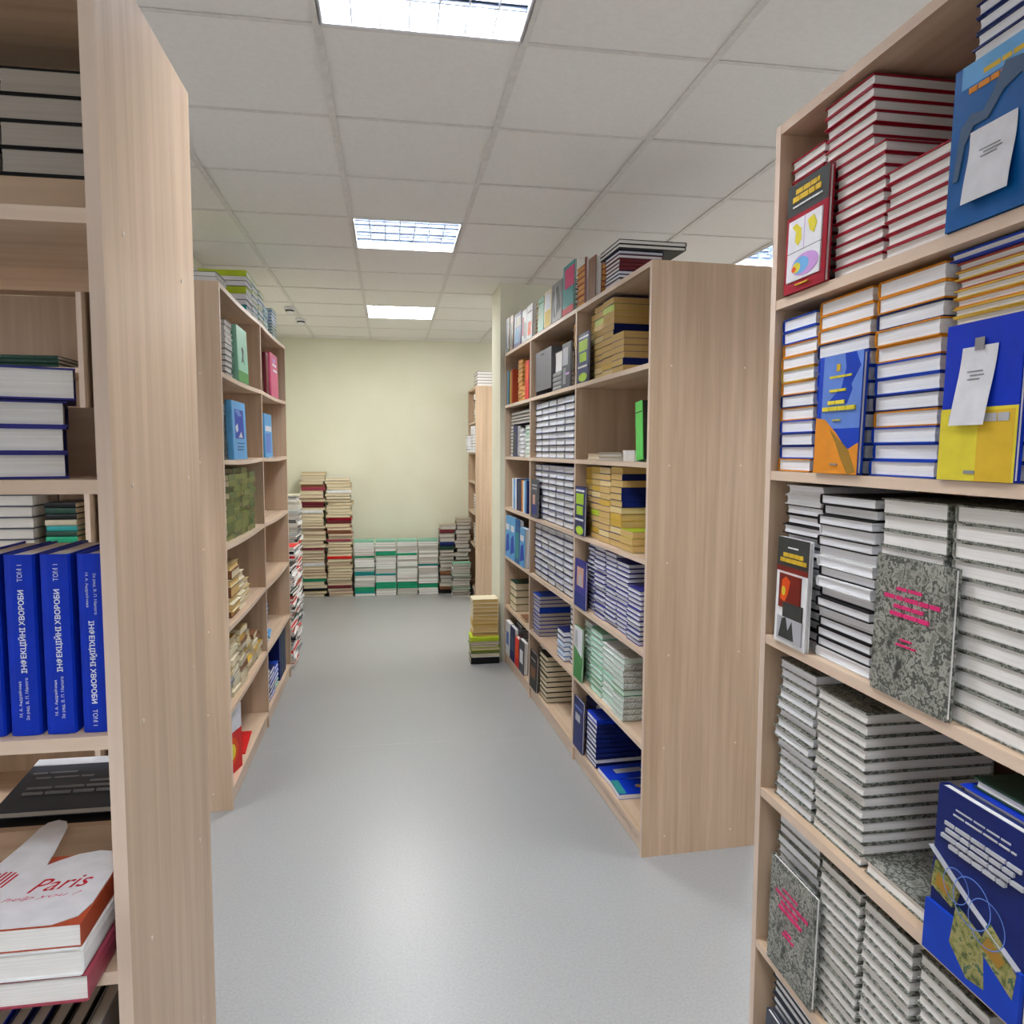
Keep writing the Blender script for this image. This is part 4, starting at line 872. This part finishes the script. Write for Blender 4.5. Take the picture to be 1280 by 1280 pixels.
box_obj('game_box', L2, 3.42, 3.63, z[6], .31, .10, .03, 'scarlet', [('rect', 0, .62, 1, 1, ink('paper'), 'white_upper_part'), ('ell', .52, .34, .3, .2, ink('flame'), 'picture_oval'), ('ell', .52, .33, .17, .12, ink('yellow'), 'picture_oval')], 'red and white box standing on the lowest shelf of the far left bookcase', lean=1, yaw_=-14)
M_ = basis(L2.X, L2.D, ZU, L2.pt(3.88, .14, z[6]+.0005)) @ Matrix.Rotation(math.radians(4), 4, 'Z')
spec(M_, .30, .22, .006, 'scarlet', 'white', True, 'thin red brochure lying flat beside the red box', 'brochure', 'brochures on the lowest shelf', art=[('poly', [(.3, .3), (.6, .35), (.5, .6)], ink('paper'), 'cover_picture')], name='brochure')
G = 'far bay, far left bookcase'
stack(L2, 4.42, 4.57, z[1], [('pink', .022)]*8, 'pink stack, top shelf, '+G, d=.05, group='pink books on the top shelf')
display(L2, 4.60, 4.68, z[1], .245, .02, .01, 'maroon', [('rect', .1, .1, .9, .9, ink('ember'), 'cover_ground')], 'maroon book standing beside the pink one on the top shelf', lean=3)
display(L2, 4.70, 4.99, z[1], .26, .03, .0, 'pink', [*lines([(.3, .8, .75, .06), (.35, .85, .62, .05)], 'paper'), ('ell', .5, .85, .2, .05, ink('lilac'), 'cover_picture')], 'bright pink book displayed on the top shelf of the far left bookcase', lean=4)
display(L2, 4.44, 4.70, z[2], .25, .02, .0, 'sky', [('rect', .1, .1, .8, .55, ink('peri'), 'cover_picture'), ('rect', .1, .6, .9, .72, ink('paper'), 'lettering')], 'pale blue book displayed on the second shelf, far bay', lean=4)
M_ = basis(L2.X, L2.D, ZU, L2.pt(4.80, .08, z[2]-.006)); spec(M_, .15, .1, .012, 'sky', 'white', True, 'pale blue leaflet lying beside the displayed pale blue book', 'leaflet', 'leaflets', name='leaflet')
stack(L2, 4.42, 4.60, z[5], rnd(['sky', 'blue', 'navy'], 9, .026, seed=51), 'blue stack, fifth shelf, '+G, d=.03, page='cool', group='blue books in the far bay')
M_ = basis(L2.X, L2.D, ZU, L2.pt(4.75, .12, z[5]-.006)) @ Matrix.Rotation(.1, 4, 'Z'); spec(M_, .21, .15, .012, 'sky', 'cool', True, 'light blue book lying open sided beside the blue stack', 'book', 'blue books in the far bay', art=[('poly', [(.4, .3), (.7, .4), (.5, .7)], ink('navy'), 'cover_picture')])
for q, (u0, u1, n, ks) in enumerate([(4.40, 4.56, 7, ['navy', 'black']), (4.57, 4.73, 6, ['blue', 'navy']), (4.74, 4.90, 5, ['emerald', 'blue'])]):
    stack(L2, u0, u1, z[6], rnd(ks, n, .028, seed=55+q), '%s stack, lowest shelf, %s' % (['first', 'second', 'third'][q], G), d=.02, page='cool', group='blue books in the far bay')
for q, c in enumerate(['navy', 'navy', 'dgreen', 'navy', 'dusk']):
    upright(L2, 4.95 + q*.06, z[6], .2, .29, .05, .02, c, '%s upright folder, %s from the blue stacks, lowest shelf' % (word(c), ['first', 'second', 'third', 'fourth', 'fifth'][q]), group='upright folders in the far bay')
# ================================================================== FLOOR STACKS
FZ = -CAMH
# pile beside the far right bookcase
rp = [('black', .05, 'front'), ('white', .024, 'u-'), ('olive', .028, 'front'), ('lime', .022), ('olive', .022), ('white', .022), ('lime', .036, 'front')]
PILE = Fr(0, 5.42, (0, 1), 1)
t = stack(PILE, .578, .792, FZ, rp, 'floor pile beside the far right bookcase', d=.0, L=.17, page='cream', group='books in the floor pile', jit=.01, ujit=.008)
stack(PILE, .592, .786, t, rnd(['cream', 'gold', 'tan'], 9, .031, 'u-', 'ochre', seed=60), 'upper part of the floor pile, far right bookcase', d=.012, L=.16, group='books in the floor pile', jit=.008)
M_ = basis(PILE.X, PILE.D, ZU, PILE.pt(.55, .10, FZ+.066+.04)) 
# back wall
rb = random.Random(9)
KB = ['beige', 'cream', 'tan', 'brown', 'beige', 'cream', 'rose', 'grey', 'cream', 'tan', 'white', 'rose', 'beige']
def tall(fr, u0, u1, n, t0, where, spec_, page_='cream', L=.2, d=0, ks=KB, cat='book', soft=False, group='old books stacked against the back wall'):
    out = []
    for i in range(n):
        c = spec_.get(i) or rb.choice(ks); out.append((c, t0*rb.uniform(.8, 1.25), rb.choice(['back', 'back', 'front'] if c in ('rose', 'brown', 'black', 'dusk', 'dgreen') else ['back']) if i not in spec_ else 'front', page_))
    return stack(fr, u0, u1, FZ, out, where, d=d, L=L, group=group, jit=.02, ujit=.016, rot=.03, cat=cat, soft=soft)
tall(BW, -.945, -.695, 40, .0322, 'left column, tall stack by the back wall', {2: 'black', 5: 'emerald', 10: 'white', 15: 'rose', 29: 'maroon', 30: 'maroon', 34: 'rose', 27: 'white'})
tall(BW, -.675, -.415, 40, .0322, 'right column, tall stack by the back wall', {3: 'maroon', 13: 'scarlet', 19: 'rose', 25: 'maroon', 26: 'red', 35: 'white', 22: 'brown'})
for q, (u0, u1) in enumerate([(-.39, -.175), (-.165, .055), (.065, .285), (.295, .51)]):
    rr = random.Random(70+q); bl = []
    for i in range(25):
        c = 'emerald' if i in ((2, 3), (3, 4, 5), (3, 4, 5), (3, 4))[q] else 'teal' if i in ((1, 9, 10), (9,), (), (13,))[q] else 'emerald' if i in ((17,), (18, 19), (18,), ())[q] else 'mint' if i == 24 else rr.choice(['mint', 'white', 'grey', 'white', 'grey', 'white', 'mint'])
        bl.append((c, .0243, 'front' if c in ('emerald', 'teal') or i == 24 else 'back', 'white' if rr.random() < .6 else 'grey'))
    stack(BW, u0, u1, FZ, bl, '%s green column, low wall of booklets' % ['leftmost', 'second', 'third', 'rightmost'][q], d=.0, L=.15, group='green and white booklets along the back wall', jit=.012, ujit=.004, cat='booklet', soft=True)
KD = ['black', 'brown', 'dusk', 'beige', 'dgreen', 'grey', 'brown']
tall(BW, .535, .70, 18, .042, 'left column, dark stack beside the wall bookcase', {13: 'navy', 16: 'maroon'}, 'grey', ks=KD, group='dark edged books near the wall bookcase')
tall(BW, .705, .862, 20, .041, 'right column, dark stack beside the wall bookcase', {}, 'grey', ks=KD, group='dark edged books near the wall bookcase', d=.0)
GSF = Fr(0, 8.0, (0, 1), 1)
stack(GSF, .655, .85, FZ, rnd(['emerald', 'mint', 'grey', 'dgreen', 'white'], 14, .026, pg='grey', seed=81), 'short green stack in front of the dark ones', d=-.0, L=.17, group='green edged books in front of the dark stacks', jit=.015, ujit=.01)
# cluttered magazines beyond the far left bookcase
KM = ['white', 'grey', 'scarlet', 'black', 'white', 'scarlet', 'dgreen', 'white', 'dusk', 'rust']
for q, (y, x0, x1, n, ks) in enumerate([(5.50, -.905, -.70, 44, KM), (5.95, -.95, -.735, 46, KM), (6.45, -.985, -.775, 50, ['white', 'grey', 'black', 'dusk', 'scarlet']), (7.0, -1.04, -.83, 60, ['white', 'grey', 'black', 'dusk', 'brown']), (7.6, -1.10, -.90, 66, ['white', 'grey', 'sky', 'dusk', 'cream'])]):
    rr = random.Random(90+q)
    stack(Fr(0, y, (0, 1), 1), x0, x1, FZ, [(rr.choice(ks), rr.uniform(.012, .022), rr.choice(['front', 'u+', 'u-', 'back'])) for _ in range(n)], '%s glossy stack beyond the far left bookcase' % ['nearest', 'second', 'third', 'fourth', 'farthest'][q], L=.26, d=0, group='glossy magazines on the floor', jit=.02, ujit=.012, rot=.07, cat='magazine', soft=True)
# narrow bookcase by the wall
G = 'narrow wall bookcase'
R2S = [.66, .30, -.02, -.33, -.66, -1.0, -1.47]
stack(R2, 7.76, 8.06, R2S[0], [('grey', .03)]*5, 'grey stack on top, '+G, d=.02, L=.2, group='books in the narrow wall bookcase')
stack(R2, 7.78, 7.96, R2S[1], rnd(['grey', 'dusk', 'white'], 9, .032, seed=61), 'grey stack, top shelf, '+G, d=.0, L=.2, group='books in the narrow wall bookcase', jit=.02)
stack(R2, 7.76, 7.95, R2S[2], rnd(['white', 'grey'], 9, .03, seed=62), 'white stack, second shelf, '+G, d=-.03, L=.2, group='books in the narrow wall bookcase', page='cool')
stack(R2, 7.97, 8.16, R2S[2], rnd(['white', 'grey'], 6, .03, seed=63), 'lower white stack, second shelf, '+G, d=-.06, L=.2, group='books in the narrow wall bookcase', page='cool')
stack(R2, 7.78, 7.96, R2S[4], rnd(['dusk', 'brown'], 7, .03, seed=64), 'brown stack, fourth shelf, '+G, d=.0, L=.2, group='books in the narrow wall bookcase')
stack(R2, 7.78, 7.96, R2S[5], rnd(['dgreen', 'brown', 'gold'], 8, .03, seed=65), 'mixed stack, fifth shelf, '+G, d=.0, L=.2, group='books in the narrow wall bookcase')
# ------------------------------------------------------------------ put the books into the scene
LIMIT = 300
REST = {'textbook': 'smaller far textbooks filling the remaining stacks of the far left and far right bookcases', 'book': 'remaining hardcovers deep in the lower shelves', 'magazine': 'remaining thin glossy magazines of the floor piles', 'paperback': 'remaining small paperbacks of the far shelves', 'old book': 'remaining old books of the back wall stacks'}
kinds = {}
for s in SPECS: kinds.setdefault(s['cat'], []).append(s)
for cat_, ss in kinds.items():
    ss.sort(key=lambda s: (-s['force'], -s['area']))
    for s in ss[:LIMIT]: s['o'] = emit_book(s)
    rest = ss[LIMIT:]
    if rest:
        mb = MB(); mats = []
        def mi(mt):
            if mt not in mats: mats.append(mt)
            return mats.index(mt)
        for s in rest:
            cm, pm = book_meshes(s['W'], s['L'], s['T'], s['cover'], s['page'], s['soft'])
            for me in (cm, pm):
                k = len(mb.v); mb.v += [tuple(s['M'] @ v.co) for v in me.vertices]; a = mi(me.materials[0])
                for p in me.polygons: mb.f.append(tuple(k+i for i in p.vertices)); mb.m.append(a)
        o = mb.obj({'book': 'hardcover_book_stacks', 'textbook': 'textbook_stacks', 'old book': 'old_book_stacks', 'paperback': 'paperback_book_stacks', 'magazine': 'magazine_stacks', 'booklet': 'booklet_stacks'}.get(cat_, 'books'), mats)
        tag(o, REST.get(cat_, 'remaining smaller books'), cat_, None, 'stuff')
    bad = [s['label'] for s in ss if not 4 <= len(s['label'].replace('-', ' ').split()) <= 16]
    if bad: print('BADLABEL', len(bad), sorted(set(bad))[::6])
    print('BOOKS', cat_, len(ss), 'visible-ish', sum(s['area'] > 0 for s in ss))
# notes on the two displayed books
def find(txt): return [s['o'] for s in SPECS if txt in s['label']][0]
def note(label, par, x0, y0, x1, y1, curl, clip, sk=0):
    """paper slip on a cover; built in the cover's frame, kept as a thing of its own"""
    sp = [s for s in SPECS if s.get('o') == par][0]; W, L, T = sp['W'], sp['L'], sp['T']
    r = empty('paper_slip', sp['M'] @ Matrix.Translation(((x0+x1)/2*W - W/2, (y0+y1)/2*L - L/2, T + .0015)))
    tag(r, label, 'paper slip')
    w, h = (x1-x0)*W/2, (y1-y0)*L/2; m = MB(); N = 10
    for k in range(N):
        a, b_ = k/N, (k+1)/N
        f = lambda t_: curl*(1-t_)**2 + curl*.15*math.sin(t_*6)+curl*.2
        ya, yb = -h+2*h*a, -h+2*h*b_; xa, xb = sk*(1-a), sk*(1-b_)
        m.quad([(-w-xa, ya, f(a)), (w-xa, ya, f(a)), (w-xb, yb, f(b_)), (-w-xb, yb, f(b_))])
        m.quad([(-w-xa, ya, f(a)-.0004), (-w-xb, yb, f(b_)-.0004), (w-xb, yb, f(b_)-.0004), (w-xa, ya, f(a)-.0004)])
    m.obj('sheet', ink('paper'), r)
    m = MB()
    for k, (xa, xb, yy) in enumerate([(-.5, .4, .35), (-.3, .5, .25), (-.4, .3, .15)]): 
        t_ = (yy+1)/2; zz = curl*(1-t_)**2 + curl*.15*math.sin(t_*6)+curl*.2 + .0006
        m.box(xa*w - sk*(1-t_), xb*w - sk*(1-t_), yy*h, yy*h+.002, zz, zz+.0002)
    m.obj('handwriting', ink('grey'), r)
    if clip:
        m = MB(); m.box(-.009, .009, h-.006, h+.012, curl*.2+.0002, curl*.2+.0012); m.obj('paper_clip', plain('clip_steel', (180, 182, 190), .25, .8), r)
note('white handwritten slip taped to the large blue displayed book, top shelf', find('large blue book with a white note'), .27, .12, .80, .56, .008, False)
note('white slip clipped to the blue over yellow displayed book, second shelf', find('blue over yellow book'), .26, .35, .72, .84, .005, True, .012)
# ------------------------------------------------------------------ world, look
w = bpy.data.worlds.new('world'); SC.world = w; w.use_nodes = True
w.node_tree.nodes['Background'].inputs['Color'].default_value = (.96, .97, 1, 1); w.node_tree.nodes['Background'].inputs['Strength'].default_value = 1.3
SC.view_settings.view_transform = 'Standard'; SC.view_settings.look = 'None'; SC.view_settings.gamma = 1; SC.view_settings.use_curve_mapping = False
SC.view_settings.exposure = -0.03
